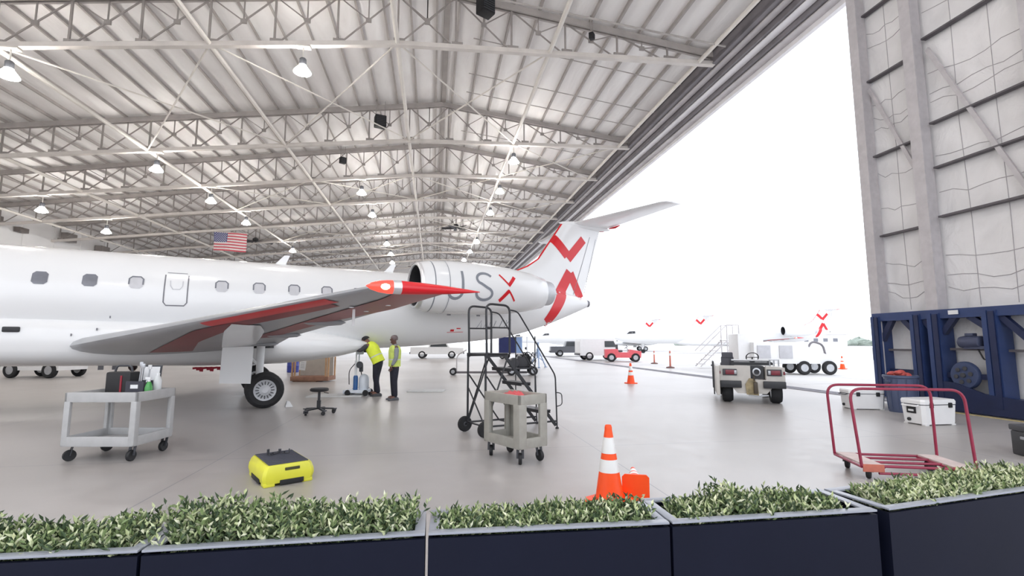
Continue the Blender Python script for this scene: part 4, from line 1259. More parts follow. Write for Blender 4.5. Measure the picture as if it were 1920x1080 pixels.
def person(loc, rz, lab, J, skin_m, hair_m, shirt_m, sleeve_m, vest_m, pants_m, shoe_m, bald):
    t = thing('person', lab, 'person', loc, rz)
    g = lambda n: V3(J[n])
    def N(n, r): return tuple(g(n)) + (r,)
    def mid(a, b, k, r): return tuple(g(a) + (g(b) - g(a)) * k) + (r,)
    # the body: torso, neck and head, arms, legs, hands in one mesh
    hd = V3(J['face']).normalized(); up = V3(J['headup']).normalized(); sd = up.cross(hd)
    hc = g('head')
    ch = [([N('pelvis', 0.10), mid('pelvis', 'chest', 0.5, 0.095), N('chest', 0.10), mid('chest', 'neck', 0.75, 0.06), N('neck', 0.055), tuple(hc - up * 0.05 + hd * 0.01) + (0.078,), tuple(hc + up * 0.03) + (0.092,), tuple(hc + up * 0.085 - hd * 0.01) + (0.062,)], None)]
    def idx(): return sum(len(c[0]) for c in ch)
    for s in ('l', 'r'):
        ch.append(([N('sh_' + s, 0.055), mid('sh_' + s, 'el_' + s, 0.5, 0.046), N('el_' + s, 0.042), mid('el_' + s, 'wr_' + s, 0.4, 0.042), N('wr_' + s, 0.028)], 2))
    for s in ('l', 'r'):
        ch.append(([N('hip_' + s, 0.085), mid('hip_' + s, 'kn_' + s, 0.5, 0.075), N('kn_' + s, 0.06), mid('kn_' + s, 'an_' + s, 0.35, 0.058), N('an_' + s, 0.04), N('toe_' + s, 0.035)], 0))
    # nose, chin, ears
    ch.append(([tuple(hc + hd * 0.07 + up * 0.01) + (0.018,), tuple(hc + hd * 0.112 - up * 0.012) + (0.014,)], None))
    ch.append(([tuple(hc + hd * 0.05 - up * 0.07) + (0.045,), tuple(hc + hd * 0.075 - up * 0.095) + (0.03,)], None))
    for k in (-1, 1):
        ch.append(([tuple(hc + sd * k * 0.078 - up * 0.02) + (0.012,), tuple(hc + sd * k * 0.092 + up * 0.015 - hd * 0.01) + (0.016,)], None))
    for s, k in (('l', 1), ('r', -1)):
        ch += hand_chains(J['wr_' + s], g('hd_' + s) - g('wr_' + s), J['palm_' + s], k)
    skin_obj('body', ch, skin_m, t)
    # eyes, brows and mouth on the face
    m = MB()
    for k in (-1, 1): m.ball(hc + hd * 0.083 + sd * k * 0.032 + up * 0.012, 0.011, 8)
    m.build('eye', M_black, t)
    m = MB(); m.tube([hc + hd * 0.1 - up * 0.055 + sd * a for a in (-0.024, 0, 0.024)], 0.005, 6); m.build('mouth', mat('lip', (0.18, 0.05, 0.05), 0.5), t)
    # hair
    m = MB()
    R3 = Matrix((hd, sd, up)).transposed().to_4x4()
    H = Matrix.Translation(hc + up * 0.035 - hd * 0.012) @ R3
    kk = 1.0 if not bald else 0.0
    prof = [(0.088, -0.085), (0.102, -0.045), (0.108, 0.0), (0.103, 0.035), (0.085, 0.068), (0.05, 0.09), (0.004, 0.098)] if not bald else [(0.080, -0.06), (0.092, -0.03), (0.095, 0.0), (0.092, 0.03), (0.075, 0.06), (0.045, 0.078), (0.004, 0.085)]
    m.lathe(prof, 20, H @ Matrix.Translation((-0.026 if not bald else -0.012, 0, 0)), cap=False)
    m.build('hair', hair_m, t)
    # clothes
    pv, cs, nk = g('pelvis'), g('chest'), g('neck')
    side = (g('sh_l') - g('sh_r')).normalized()
    m = MB(); rings = []
    for base, d, wx, wy in ((pv - (cs - pv).normalized() * 0.06, cs - pv, 0.195, 0.150), (pv + (cs - pv) * 0.2, cs - pv, 0.190, 0.150), (pv + (cs - pv) * 0.6, cs - pv, 0.200, 0.155), (cs, cs - pv + nk - cs, 0.222, 0.158),
                            (cs + (nk - cs) * 0.45, nk - cs, 0.215, 0.135), (cs + (nk - cs) * 0.72, nk - cs, 0.16, 0.105), (cs + (nk - cs) * 0.88, nk - cs, 0.085, 0.075)):
        fwd = side.cross(d.normalized()).normalized()
        rings.append([base + side * wx * math.copysign(abs(cos(q)) ** 0.8, cos(q)) + fwd * wy * math.copysign(abs(sin(q)) ** 0.8, sin(q)) for q in [2 * pi * k / 24 for k in range(24)]])
    m.loft(rings, cap=True); vst = m.build('vest', vest_m, t, smooth=60)
    m = MB()
    for ra, rb, k in ((rings[1], rings[2], 0.35),):
        lo = [a_ + (b_ - a_) * (k - 0.08) for a_, b_ in zip(ra, rb)]; hi = [a_ + (b_ - a_) * (k + 0.12) for a_, b_ in zip(ra, rb)]
        cl, chh = sum(lo, V3()) / 24, sum(hi, V3()) / 24
        m.loft([[cl + (p - cl) * 1.02 for p in lo], [chh + (p - chh) * 1.02 for p in hi]], cap=False)
    m.build('reflective_band', mat('silver_reflective_tape', rgb(206, 210, 200), 0.4), vst)
    ch = [([N('sh_l', 0.082), mid('sh_l', 'el_l', 0.5, 0.064), N('el_l', 0.056), mid('el_l', 'wr_l', 0.45, 0.053), mid('el_l', 'wr_l', 0.92, 0.04)], None),
          ([N('sh_r', 0.082), mid('sh_r', 'el_r', 0.5, 0.064), N('el_r', 0.056), mid('el_r', 'wr_r', 0.45, 0.053), mid('el_r', 'wr_r', 0.92, 0.04)], None),
          ([mid('sh_l', 'sh_r', 0.08, 0.085), mid('sh_l', 'sh_r', 0.92, 0.085)], None)]
    skin_obj('shirt_sleeves', ch, sleeve_m, t)
    ch = [([tuple(g('pelvis') + V3((0, 0, 0.10))) + (0.15,), N('pelvis', 0.15)], None)]
    n0 = 1
    for s in ('l', 'r'):
        ch.append(([N('hip_' + s, 0.118), mid('hip_' + s, 'kn_' + s, 0.5, 0.10), N('kn_' + s, 0.08), mid('kn_' + s, 'an_' + s, 0.4, 0.075), mid('kn_' + s, 'an_' + s, 1.08, 0.066)], n0))
    skin_obj('trousers', ch, pants_m, t)
    # belt line and reflective bands on the vest
    for s in ('l', 'r'):
        a, b = g('an_' + s), g('toe_' + s)
        d = (b - a); d.z = 0; d.normalize()
        m = MB()
        rings = []
        for k, w_, z in ((-0.09, 0.03, 0.05), (-0.06, 0.042, 0.075), (0.02, 0.045, 0.085), (0.09, 0.05, 0.06), (0.16, 0.045, 0.045), (0.20, 0.02, 0.03)):
            c = V3((a.x, a.y, 0)) + d * k
            q = V3((-d.y, d.x, 0))
            rings.append([c + q * w_ * cx + V3((0, 0, 0.004 + z * cz)) for cx, cz in ((-1, 0), (-1, 0.5), (-0.6, 1), (0.6, 1), (1, 0.5), (1, 0))])
        m.loft(rings); m.build('shoe', shoe_m, t)
    return t

M_skin_b = mat('brown_skin', rgb(122, 84, 70), 0.55)
M_skin_d = mat('dark_brown_skin', rgb(92, 62, 54), 0.55)
M_hair_b = mat('black_hair', (0.01, 0.01, 0.011), 0.6, var=0.3, scale=60)
M_hair_g = mat('grey_hair', rgb(104, 92, 92), 0.7, var=0.2, scale=60)
M_hi = mat('high_visibility_cloth', rgb(226, 240, 70), 0.7, var=0.05, scale=12, bump=0.2)
M_hi2 = mat('faded_high_visibility_cloth', rgb(196, 212, 106), 0.75, var=0.12, scale=10, bump=0.2)
M_dsl = mat('charcoal_sleeve', rgb(62, 62, 68), 0.8, var=0.15, scale=14, bump=0.3)
M_gsl = mat('grey_sleeve', rgb(128, 132, 136), 0.8, var=0.12, scale=14, bump=0.3)
M_pants = mat('black_navy_trousers', rgb(26, 27, 40), 0.8, var=0.2, scale=14, bump=0.3)
face = pi - YAW
P1 = G(707, 742)
J1 = dict(pelvis=(0, 0, 0.90), chest=(0.16, 0, 1.21), neck=(0.27, 0, 1.37), head=(0.36, 0, 1.45), face=(0.8, 0, -0.6), headup=(0.6, 0, 0.8),
          sh_l=(0.21, 0.19, 1.30), el_l=(0.38, 0.25, 1.15), wr_l=(0.58, 0.14, 1.20), hd_l=(0.68, 0.10, 1.21), palm_l=(0, 0, -1),
          sh_r=(0.21, -0.19, 1.30), el_r=(0.36, -0.26, 1.13), wr_r=(0.56, -0.13, 1.16), hd_r=(0.66, -0.08, 1.17), palm_r=(0, 0, -1),
          hip_l=(0.0, 0.09, 0.84), kn_l=(0.02, 0.12, 0.47), an_l=(-0.06, 0.13, 0.09), toe_l=(0.09, 0.15, 0.05),
          hip_r=(0.0, -0.09, 0.84), kn_r=(0.06, -0.11, 0.47), an_r=(0.06, -0.12, 0.09), toe_r=(0.21, -0.14, 0.05))
person(P1, face, 'person in bright yellow vest bending over the jack cart', J1, M_skin_b, M_hair_b, M_hi, M_dsl, M_hi, M_pants, M_blackmetal, False).scale = (1.12, 1.12, 1.10)
P2 = G(738, 750)
J2 = dict(pelvis=(0, 0, 0.93), chest=(0.0, 0, 1.28), neck=(0.01, 0, 1.45), head=(0.04, 0, 1.57), face=(1, 0.35, -0.1), headup=(0.1, 0, 1),
          sh_l=(0.0, 0.20, 1.38), el_l=(0.02, 0.27, 1.10), wr_l=(0.12, 0.20, 0.88), hd_l=(0.15, 0.18, 0.79), palm_l=(0, -1, 0),
          sh_r=(0.0, -0.20, 1.38), el_r=(-0.20, -0.30, 1.14), wr_r=(-0.08, -0.17, 0.98), hd_r=(-0.02, -0.13, 0.92), palm_r=(0, 1, 0),
          hip_l=(0.0, 0.09, 0.87), kn_l=(0.01, 0.10, 0.49), an_l=(-0.02, 0.10, 0.09), toe_l=(0.13, 0.14, 0.05),
          hip_r=(0.0, -0.09, 0.87), kn_r=(0.01, -0.09, 0.49), an_r=(-0.02, -0.10, 0.09), toe_r=(0.13, -0.12, 0.05))
person(P2, face + 0.45, 'person standing in dark trousers and pale yellow vest over grey sleeves', J2, M_skin_d, M_hair_g, M_hi2, M_gsl, M_hi2, M_pants, M_dark, True)

# ---- the jack cart the first person works at
jp = G(671, 741)
t = thing('jack_cart', 'white and blue wheeled service cart in front of the bending person', 'service cart', jp, -YAW)
M_jblue = mat('blue_cylinder_paint', rgb(44, 92, 150), 0.4); M_pale = mat('pale_blue_white_paint', rgb(212, 218, 226), 0.4)
m = MB(); m.box((0, 0, 0.12), (0.62, 0.5, 0.08), bev=0.02); m.box((-0.28, 0, 0.10), (0.22, 0.3, 0.1), bev=0.02); m.build('base', M_pale, t)
m = MB(); m.lathe([(0.13, 0.16), (0.14, 0.2), (0.14, 0.48), (0.1, 0.56), (0.03, 0.6)], 20, Matrix.Translation((0.16, 0, 0))); m.build('tank', M_pale, t)
m = MB(); m.lathe([(0.065, 0.1), (0.065, 0.52), (0.045, 0.56)], 16, Matrix.Translation((-0.06, -0.06, 0))); m.build('hydraulic_column', M_jblue, t)
m = MB(); m.lathe([(0.035, 0.5), (0.035, 0.98), (0.022, 0.99), (0.022, 1.40)], 12, Matrix.Translation((-0.06, -0.06, 0))); m.build('mast', M_white, t)
m = MB(); m.lathe([(0.09, -0.03), (0.10, 0), (0.09, 0.03)], 18, Matrix.Translation((0.06, -0.12, 0.86)) @ AX_Y); m.box((0.07, 0, 0.75), (0.1, 0.1, 0.18), bev=0.02); m.build('gauge', M_dark, t)
m = MB(); m.tube(rnd_path([(0.06, 0.0, 0.7), (0.12, 0.1, 0.3), (0.3, 0.05, 0.2)], 0.1), 0.014, 6); m.tube(rnd_path([(-0.1, 0, 0.9), (-0.28, 0, 0.7), (-0.26, 0, 0.3)], 0.15), 0.012, 6); m.build('hose', M_black, t)
m = MB(); m.box((0.02, 0, 1.22), (0.2, 0.14, 0.14), bev=0.03); m.tube([(0.0, 0, 0.95), (0.0, 0, 1.16)], 0.018, 8); m.build('control_head', M_pale, t)
for x in (-0.22, 0.28):
    m = MB(); m.lathe([(0.03, -0.025), (0.075, -0.028), (0.085, 0), (0.075, 0.028), (0.03, 0.025)], 18, Matrix.Translation((x, -0.24, 0.085)) @ AX_Y)
    m.lathe([(0.03, -0.025), (0.075, -0.028), (0.085, 0), (0.075, 0.028), (0.03, 0.025)], 18, Matrix.Translation((x, 0.24, 0.085)) @ AX_Y); m.build('wheel', M_tyre, t)
m = MB(); m.box((0, 0, 0.012), (1.1, 0.7, 0.024), bev=0.008); m2 = m.build('drip_mat', mat('white_absorbent_mat', rgb(214, 214, 214), 0.8), loc=G(800, 733) + V3((0, 0, 0)), smooth=0)
m2.rotation_euler = (0, 0, -YAW); tag(m2, 'white absorbent mat on the floor right of the standing person', 'mat')
m = MB(); m.box((0, 0, 0.012), (1.5, 0.8, 0.024), bev=0.008); m2 = m.build('drip_mat', MATS['white_absorbent_mat'], loc=G(632, 742), smooth=0)
m2.rotation_euler = (0, 0, -YAW + 0.1); tag(m2, 'white absorbent mat on the floor beside the rolling stool', 'mat')

# ---- wooden crate rack with a paper sheet, and the blue bin beside it
c0 = G(583, 716)
t = thing('wooden_rack', 'open wooden rack on a thick base with a paper sheet', 'rack', c0 + V3((0, 0.35, 0)), -YAW)
M_wood = mat('pale_pine', rgb(196, 158, 120), 0.7, var=0.15, scale=8); M_wood2 = mat('brown_pallet_wood', rgb(150, 112, 92), 0.7, var=0.2, scale=8)
m = MB(); m.box((0, 0, 0.12), (1.45, 0.8, 0.16), bev=0.01); m.build('pallet_base', M_wood2, t)
for x in (-0.68, -0.58, 0.6, 0.7):
    for y in (-0.34, 0.34):
        m = MB(); m.box((x, y, 0.68), (0.05, 0.06, 1.0)); m.build('post', M_wood, t, smooth=0)
m = MB()
for z in (1.14, 0.98): m.box((0, -0.35, z), (1.45, 0.04, 0.07)); m.box((0, 0.35, z), (1.45, 0.04, 0.07))
m.box((0, 0.3, 0.55), (1.3, 0.02, 0.75)); m.build('panel_board', mat('pale_grey_board', rgb(190, 186, 178), 0.7), t, smooth=0)
m = MB(); m.box((-0.28, -0.372, 0.62), (0.24, 0.006, 0.36), RY(0.1)); sh = m.build('paper_sheet', M_white, t, smooth=0)
m = MB(); 
for i in range(4): m.box((-0.28, -0.377, 0.54 + i * 0.06), (0.14, 0.004, 0.012), RY(0.1))
m.build('print_line', M_letter, sh, smooth=0)
m = MB(); m.box((-0.2, 0, 0.02), (0.9, 0.7, 0.04)); m.build('skid', M_wood2, t, smooth=0)
b = G(549, 698)
t = thing('blue_drum', 'blue drum standing behind the wooden rack', 'drum', b)
m = MB(); m.lathe([(0.26, 0), (0.28, 0.02), (0.28, 0.3), (0.29, 0.32), (0.28, 0.34), (0.28, 0.6), (0.29, 0.62), (0.28, 0.64), (0.28, 0.9), (0.26, 0.92)], 24); m.build('drum_body', mat('blue_drum_paint', rgb(46, 62, 150), 0.4), t)
m = MB(); m.lathe([(0.265, 0.915), (0.275, 0.935), (0.24, 0.935), (0.235, 0.925)], 24, cap=False); m.build('drum_rim', M_steel, t)
# ================================================================ the right side: tug, trolley, coolers, bin
def wheel_pair(t, pts, r, w, M0=None, rim=None, name='wheel', axis='Y'):
    A = AX_Y if axis == 'Y' else AX_X
    for p in pts:
        m = MB(); T_ = Matrix.Translation(V3(p)) @ A
        m.lathe([(r * 0.55, -w * 0.45), (r * 0.88, -w * 0.5), (r, -w * 0.3), (r, w * 0.3), (r * 0.88, w * 0.5), (r * 0.55, w * 0.45)], 22, T_, cap=False)
        wh = m.build(name, M_tyre, t)
        m = MB(); m.lathe([(r * 0.56, -w * 0.42), (r * 0.35, -w * 0.25), (r * 0.15, -w * 0.4), (r * 0.15, w * 0.4), (r * 0.35, w * 0.25), (r * 0.56, w * 0.42)], 18, T_, cap=True)
        m.build('rim', rim or M_steel, wh)

M_tug = mat('cream_grey_tug_paint', rgb(196, 192, 186), 0.4, var=0.06)
M_lamp = mat('dull_red_lamp', rgb(120, 40, 52), 0.3, var=0.1)
tl, tr_ = G(1372, 754), G(1449, 757)
ctr = (tl + tr_) / 2
dv = (tr_ - tl).normalized()
t_ang = atan2(dv.y, dv.x)              # local x to the right of the tail, local y forward
t = thing('tow_tractor', 'cream aircraft tug with red tail lamps seen from behind', 'tug', ctr, t_ang)
t.scale = (0.90, 0.90, 0.94)
m = MB()
m.prism([(-0.82, 0.98), (-0.82, 0.42), (-0.50, 0.42), (-0.36, 0.26), (0.36, 0.26), (0.50, 0.42), (0.82, 0.42), (0.82, 0.94), (0.36, 0.98), (0.36, 0.62), (-0.02, 0.62), (-0.02, 0.98)], 0, 0.10, Matrix.Translation((0, -0.12, 0)) @ Matrix.Rotation(pi / 2, 4, 'X'))
m.box((-0.62, 0.55, 0.70), (0.40, 1.3, 0.52), bev=0.03); m.box((0.58, 0.55, 0.70), (0.46, 1.3, 0.50), bev=0.03)
m.box((0, 0.75, 0.48), (1.5, 1.5, 0.2)); m.box((0, 2.0, 0.66), (1.5, 1.1, 0.56), bev=0.06)
m.box((-0.86, 0.95, 0.60), (0.10, 2.9, 0.76), bev=0.03)
m.build('body', M_tug, t, smooth=30)
for x in (-0.54, 0.56):
    m = MB(); m.box((x, -0.235, 0.81), (0.36, 0.04, 0.17), bev=0.012); hs = m.build('lamp_frame', M_dark, t)
    m = MB(); m.box((x + (0.0 if x < 0 else 0.03), -0.262, 0.81), (0.22, 0.02, 0.12), bev=0.008); m.build('tail_lamp', M_lamp, hs)
    m = MB(); m.box((x + (0.14 if x < 0 else -0.12), -0.262, 0.81), (0.06, 0.02, 0.10), bev=0.008); m.build('reverse_lamp', M_steel, hs)
    m = MB(); m.box((x + (-0.26 if x < 0 else 0.24), -0.225, 0.80), (0.05, 0.03, 0.08), bev=0.01); m.build('side_marker', M_lamp, t)
    m = MB(); m.box((x * 0.98, -0.27, 0.50), (0.54, 0.12, 0.18), bev=0.02); m.build('rubber_bumper', M_blackmetal, t)
m = MB(); m.box((0.14, 0.1, 0.8), (0.36, 0.4, 0.34)); m.build('engine_bay', M_blackmetal, t, smooth=0)
m = MB(); m.lathe([(0.10, 0.0), (0.105, 0.05), (0.07, 0.06), (0.06, 0.0)], 20, Matrix.Translation((0.14, -0.10, 0.82)) @ Matrix.Rotation(pi / 2, 4, 'X'), cap=False); m.build('exhaust_ring', M_steel, t)
m = MB(); m.prism([(-0.14, 0.24), (0.16, 0.22), (0.14, 0.5), (0.06, 0.64), (-0.06, 0.66), (-0.16, 0.5)], 0, 0.05, Matrix.Translation((0, -0.22, 0)) @ Matrix.Rotation(pi / 2, 4, 'X')); m.build('hitch_plate', mat('worn_tan_steel', rgb(150, 136, 104), 0.6, var=0.3, scale=9), t, smooth=0)
m = MB(); m.box((0.08, -0.33, 0.42), (0.10, 0.12, 0.3), bev=0.02); m.tube([(0.06, -0.3, 0.6), (0.05, -0.3, 0.72)], 0.02, 8); m.build('tow_hitch', mat('dark_brown_steel', (0.06, 0.045, 0.03), 0.5), t)
m = MB(); m.tube(rnd_path([(-0.1, -0.26, 0.22), (0.1, -0.3, 0.2), (0.34, -0.28, 0.22)], 0.06), 0.016, 6); m.box((0.3, -0.28, 0.23), (0.18, 0.04, 0.03)); m.build('hitch_chain', M_steel, t)
wheel_pair(t, [(-0.60, 0.18, 0.29), (0.62, 0.18, 0.29)], 0.29, 0.28, axis='X')
wheel_pair(t, [(-0.60, 1.9, 0.27), (0.60, 1.9, 0.27)], 0.27, 0.22, axis='X')
m = MB(); m.box((-0.55, 0.42, 1.06), (0.34, 0.08, 0.28), bev=0.03); m.box((-0.55, 0.40, 1.24), (0.30, 0.09, 0.16), bev=0.03); m.box((-0.55, 0.62, 0.98), (0.36, 0.4, 0.1), bev=0.03); m.build('driver_seat', mat('charcoal_seat_vinyl', rgb(70, 70, 78), 0.6), t)
m = MB(); m.box((0.02, 0.25, 1.1), (0.98, 0.05, 0.05)); m.box((0.02, 0.25, 1.02), (0.98, 0.04, 0.09)); m.box((-0.42, 0.25, 1.06), (0.03, 0.06, 0.18)); m.build('rear_bar', M_blackmetal, t, smooth=0)
m = MB(); m.box((0.02, 0.222, 1.118), (0.96, 0.012, 0.035)); m.build('bar_strip', M_white, t, smooth=0)
m = MB()
for x in (0.52, 0.62, 0.74): m.tube(rnd_path([(x, 0.3, 0.9), (x, 0.3, 1.13), (x + 0.06, 0.6, 1.13), (x + 0.06, 0.6, 0.9)], 0.04), 0.012, 6)
m.tube([(0.5, 0.3, 1.12), (0.76, 0.3, 1.12)], 0.012, 6); m.build('grab_rail', M_steel, t)
m = MB(); m.lathe([(0.17, -0.015), (0.185, 0), (0.17, 0.015), (0.155, 0)], 26, Matrix.Translation((0.20, 1.35, 1.16)) @ Matrix.Rotation(-0.9, 4, 'X'), cap=False); m.tube([(0.20, 1.35, 1.16), (0.2, 1.6, 0.9)], 0.02, 8); m.box((0.20, 1.35, 1.16), (0.32, 0.03, 0.02)); m.build('steering_wheel', M_black, t)
m = MB(); m.tube(rnd_path([(-0.94, 0.2, 0.18), (-0.94, 0.2, 1.06), (-0.94, 0.9, 1.06), (-0.94, 0.9, 0.3)], 0.06), 0.018, 8); m.build('side_rail', M_dark, t)

# red pipe trolley
zb = 0.15
Abl, Abr, Bbl, Bbr = G(1583, 852, zb), G(1768, 856, zb), G(1603, 871, zb), G(1811, 881, zb)
org = (Abl + Abr + Bbl + Bbr) / 4
ang = atan2((Abr + Bbr - Abl - Bbl).y, (Abr + Bbr - Abl - Bbl).x)
Lx = ((Abr + Bbr) - (Abl + Bbl)).length / 2 / 2 + 0.02
Wy = ((Abl + Abr) - (Bbl + Bbr)).length / 2 / 2
t = thing('pipe_trolley', 'dark red pipe-frame trolley with tall side rails in front of the coolers', 'trolley', (org.x, org.y, 0), ang)
M_maroon = mat('maroon_pipe_paint', rgb(138, 34, 62), 0.35, var=0.08)
for sy, lean in ((1, -0.02), (-1, 0.05)):
    m = MB(); m.tube(rnd_path([(-Lx, sy * Wy, zb), (-Lx - 0.05, sy * Wy + lean, 0.98), (Lx - 0.02, sy * Wy + lean, 0.98), (Lx, sy * Wy, zb)], 0.14, 7), 0.0155, 10)
    m.tube([(-Lx, sy * Wy, zb), (Lx, sy * Wy, zb)], 0.015, 8)
    m.build('side_rail', M_maroon, t)
m = MB()
for y, z in ((-Wy * 0.35, zb), (Wy * 0.35, zb), (-Wy, zb - 0.075)): m.tube([(-Lx * 0.7, y, z), (Lx * 0.9, y, z)], 0.014, 8)
for x in (-Lx, -Lx * 0.6, Lx * 0.62, Lx): m.tube([(x, -Wy, zb - 0.01), (x, Wy, zb - 0.01)], 0.016, 8)
m.build('deck_frame', M_maroon, t)
for x in (-Lx * 0.80, Lx * 0.80):
    m = MB(); m.box((x, 0, zb + 0.012), (Lx * 0.36, Wy * 2.02, 0.016)); m.build('deck_plate', mat('worn_pale_plywood', rgb(206, 190, 186), 0.7, var=0.12, scale=7), t, smooth=0)
    m = MB(); m.box((x, -Wy - 0.012, zb - 0.02), (Lx * 0.38, 0.012, 0.08)); m.build('end_plate', mat('worn_orange_wood', rgb(176, 100, 82), 0.7, var=0.2, scale=9), t, smooth=0)
for x in (-Lx * 0.82, Lx * 0.78):
    for y in (-Wy * 0.75, Wy * 0.75):
        f, w = MB(), MB(); caster(f, w, x, y, 0.07, 1.0 if x < 0 else 0.3, zb); c = f.build('caster', M_dark, t, smooth=0); w.build('caster_wheel', M_black, c)

# coolers
M_cool = mat('white_cooler_plastic', rgb(236, 236, 236), 0.4, var=0.02)
def cooler(origin, ang, L, W, H, lab, label_end):
    t = thing('cooler', lab, 'cooler', origin, ang, group='white hard coolers by the door leaf')
    def ring(z, k, c=0.05): 
        a, b = L / 2 * k, W / 2 * k
        return [V3((x, y, z)) for x, y in ((a - c, -b), (a, -b + c), (a, b - c), (a - c, b), (-a + c, b), (-a, b - c), (-a, -b + c), (-a + c, -b))]
    m = MB(); m.loft([ring(0.02, 0.91), ring(0.06, 0.93), ring(H - 0.1, 0.99)])
    for sx in (-1, 1):
        for sy in (-1, 1): m.box((sx * L * 0.38, sy * W * 0.36, 0.012), (0.09, 0.07, 0.024))
    m.build('tub', M_cool, t, smooth=25)
    m = MB(); m.loft([ring(H - 0.085, 1.0), ring(H - 0.03, 1.01), ring(H, 0.97)]); lid = m.build('lid', M_cool, t, smooth=25)
    m = MB(); m.loft([ring(H - 0.1, 0.985), ring(H - 0.085, 0.985)]); m.build('lid_gasket', M_dark, t, smooth=0)
    for x in (-0.27, 0.27):
        m = MB(); m.box((x * L, -W / 2 - 0.006, H - 0.1), (0.075, 0.03, 0.09), bev=0.012); m.build('latch', M_black, t)
    if label_end:
        m = MB(); m.box((-L / 2 * 0.975 - 0.008, 0.0, H * 0.60), (0.014, 0.17, 0.14), bev=0.004); lb = m.build('label_plate', M_black, t)
        m = MB(); m.box((-L / 2 * 0.975 - 0.017, 0.0, H * 0.56), (0.004, 0.10, 0.035)); m.build('label_mark', M_white, lb, smooth=0)
    m = MB(); m.lathe([(0.03, 0), (0.03, 0.03), (0.018, 0.04)], 12, Matrix.Translation((-L / 2 * 0.94, 0.06, 0.09)) @ Matrix.Rotation(-pi / 2, 4, 'Y')); m.build('drain_plug', M_black, t)
    m = MB(); m.tube(rnd_path([(-L / 2, -0.14, H * 0.78), (-L / 2 - 0.05, -0.14, H * 0.74), (-L / 2 - 0.05, 0.14, H * 0.74), (-L / 2, 0.14, H * 0.78)], 0.03), 0.012, 8); m.build('handle', M_dark if not label_end else M_cool, t)
k0, kA, kB = G(1735, 799), G(1693, 791), G(1790, 797)
a_ = atan2((kB - k0).y, (kB - k0).x)
L_, W_ = 0.76, 0.46
cooler(k0 + RZ(a_) @ V3((L_ / 2 * 0.93, W_ / 2 * 0.93, 0)), a_, L_, W_, 0.46, 'white cooler with black label plate, in front of the blue bin', True)
k0, kB = G(1597, 768), G(1664, 769)
a_ = atan2((kB - k0).y, (kB - k0).x)
cooler(k0 + RZ(a_) @ V3((L_ / 2 * 0.93, W_ / 2 * 0.93, 0)), a_, L_, W_, 0.44, 'white cooler left of and behind the blue bin', False)
# bin with red bag
t = thing('trash_bin', 'blue grey round bin filled to the rim beside the door leaf', 'bin', G(1694, 772))
M_bin = mat('blue_grey_bin_plastic', rgb(74, 84, 112), 0.5, var=0.05)
m = MB(); m.lathe([(0.25, 0.0), (0.255, 0.02), (0.305, 0.72), (0.325, 0.74), (0.325, 0.78), (0.305, 0.79), (0.29, 0.7), (0.245, 0.05)], 30)
for k in range(12):
    a = k * pi / 6; m.bar((0.256 * cos(a), 0.256 * sin(a), 0.05), (0.306 * cos(a), 0.306 * sin(a), 0.7), 0.02, 0.012)
m.build('bin_body', M_bin, t, smooth=30)
for s in (-1, 1):
    m = MB(); m.box((s * 0.335, 0, 0.66), (0.05, 0.12, 0.05), bev=0.012); m.build('grip', M_bin, t)
random.seed(8)
m = MB()
bp = G(1694, 772)
for i in range(11):
    a, r = random.uniform(0, 6.28), random.uniform(0, 0.2)
    m.ball((r * cos(a), r * sin(a), 0.76 + random.uniform(0, 0.09)), random.uniform(0.07, 0.12), 10, s=(1, 1, 0.6))
o = m.build('waste_bag', mat('faded_red_bag', rgb(190, 84, 78), 0.6, var=0.2, scale=10, bump=0.6), loc=bp); tag(o, 'crumpled faded red bag bulging from the blue grey bin', 'bag')
# black box at the right edge
e = G(1921, 868)
t = thing('equipment_case', 'black case on the floor beyond the right-end planter', 'case', e + V3((0.66, 0.12, 0)), -0.3)
m = MB(); m.box((0, 0, 0.16), (0.6, 0.5, 0.32), bev=0.025); m.build('case_body', M_blackmetal, t)
m = MB(); m.box((0, 0, 0.36), (0.62, 0.52, 0.08), bev=0.02); m.build('case_lid', M_dark, t)
m = MB(); m.box((-0.31, 0, 0.24), (0.02, 0.16, 0.04), bev=0.008); m.build('handle', M_steel, t)
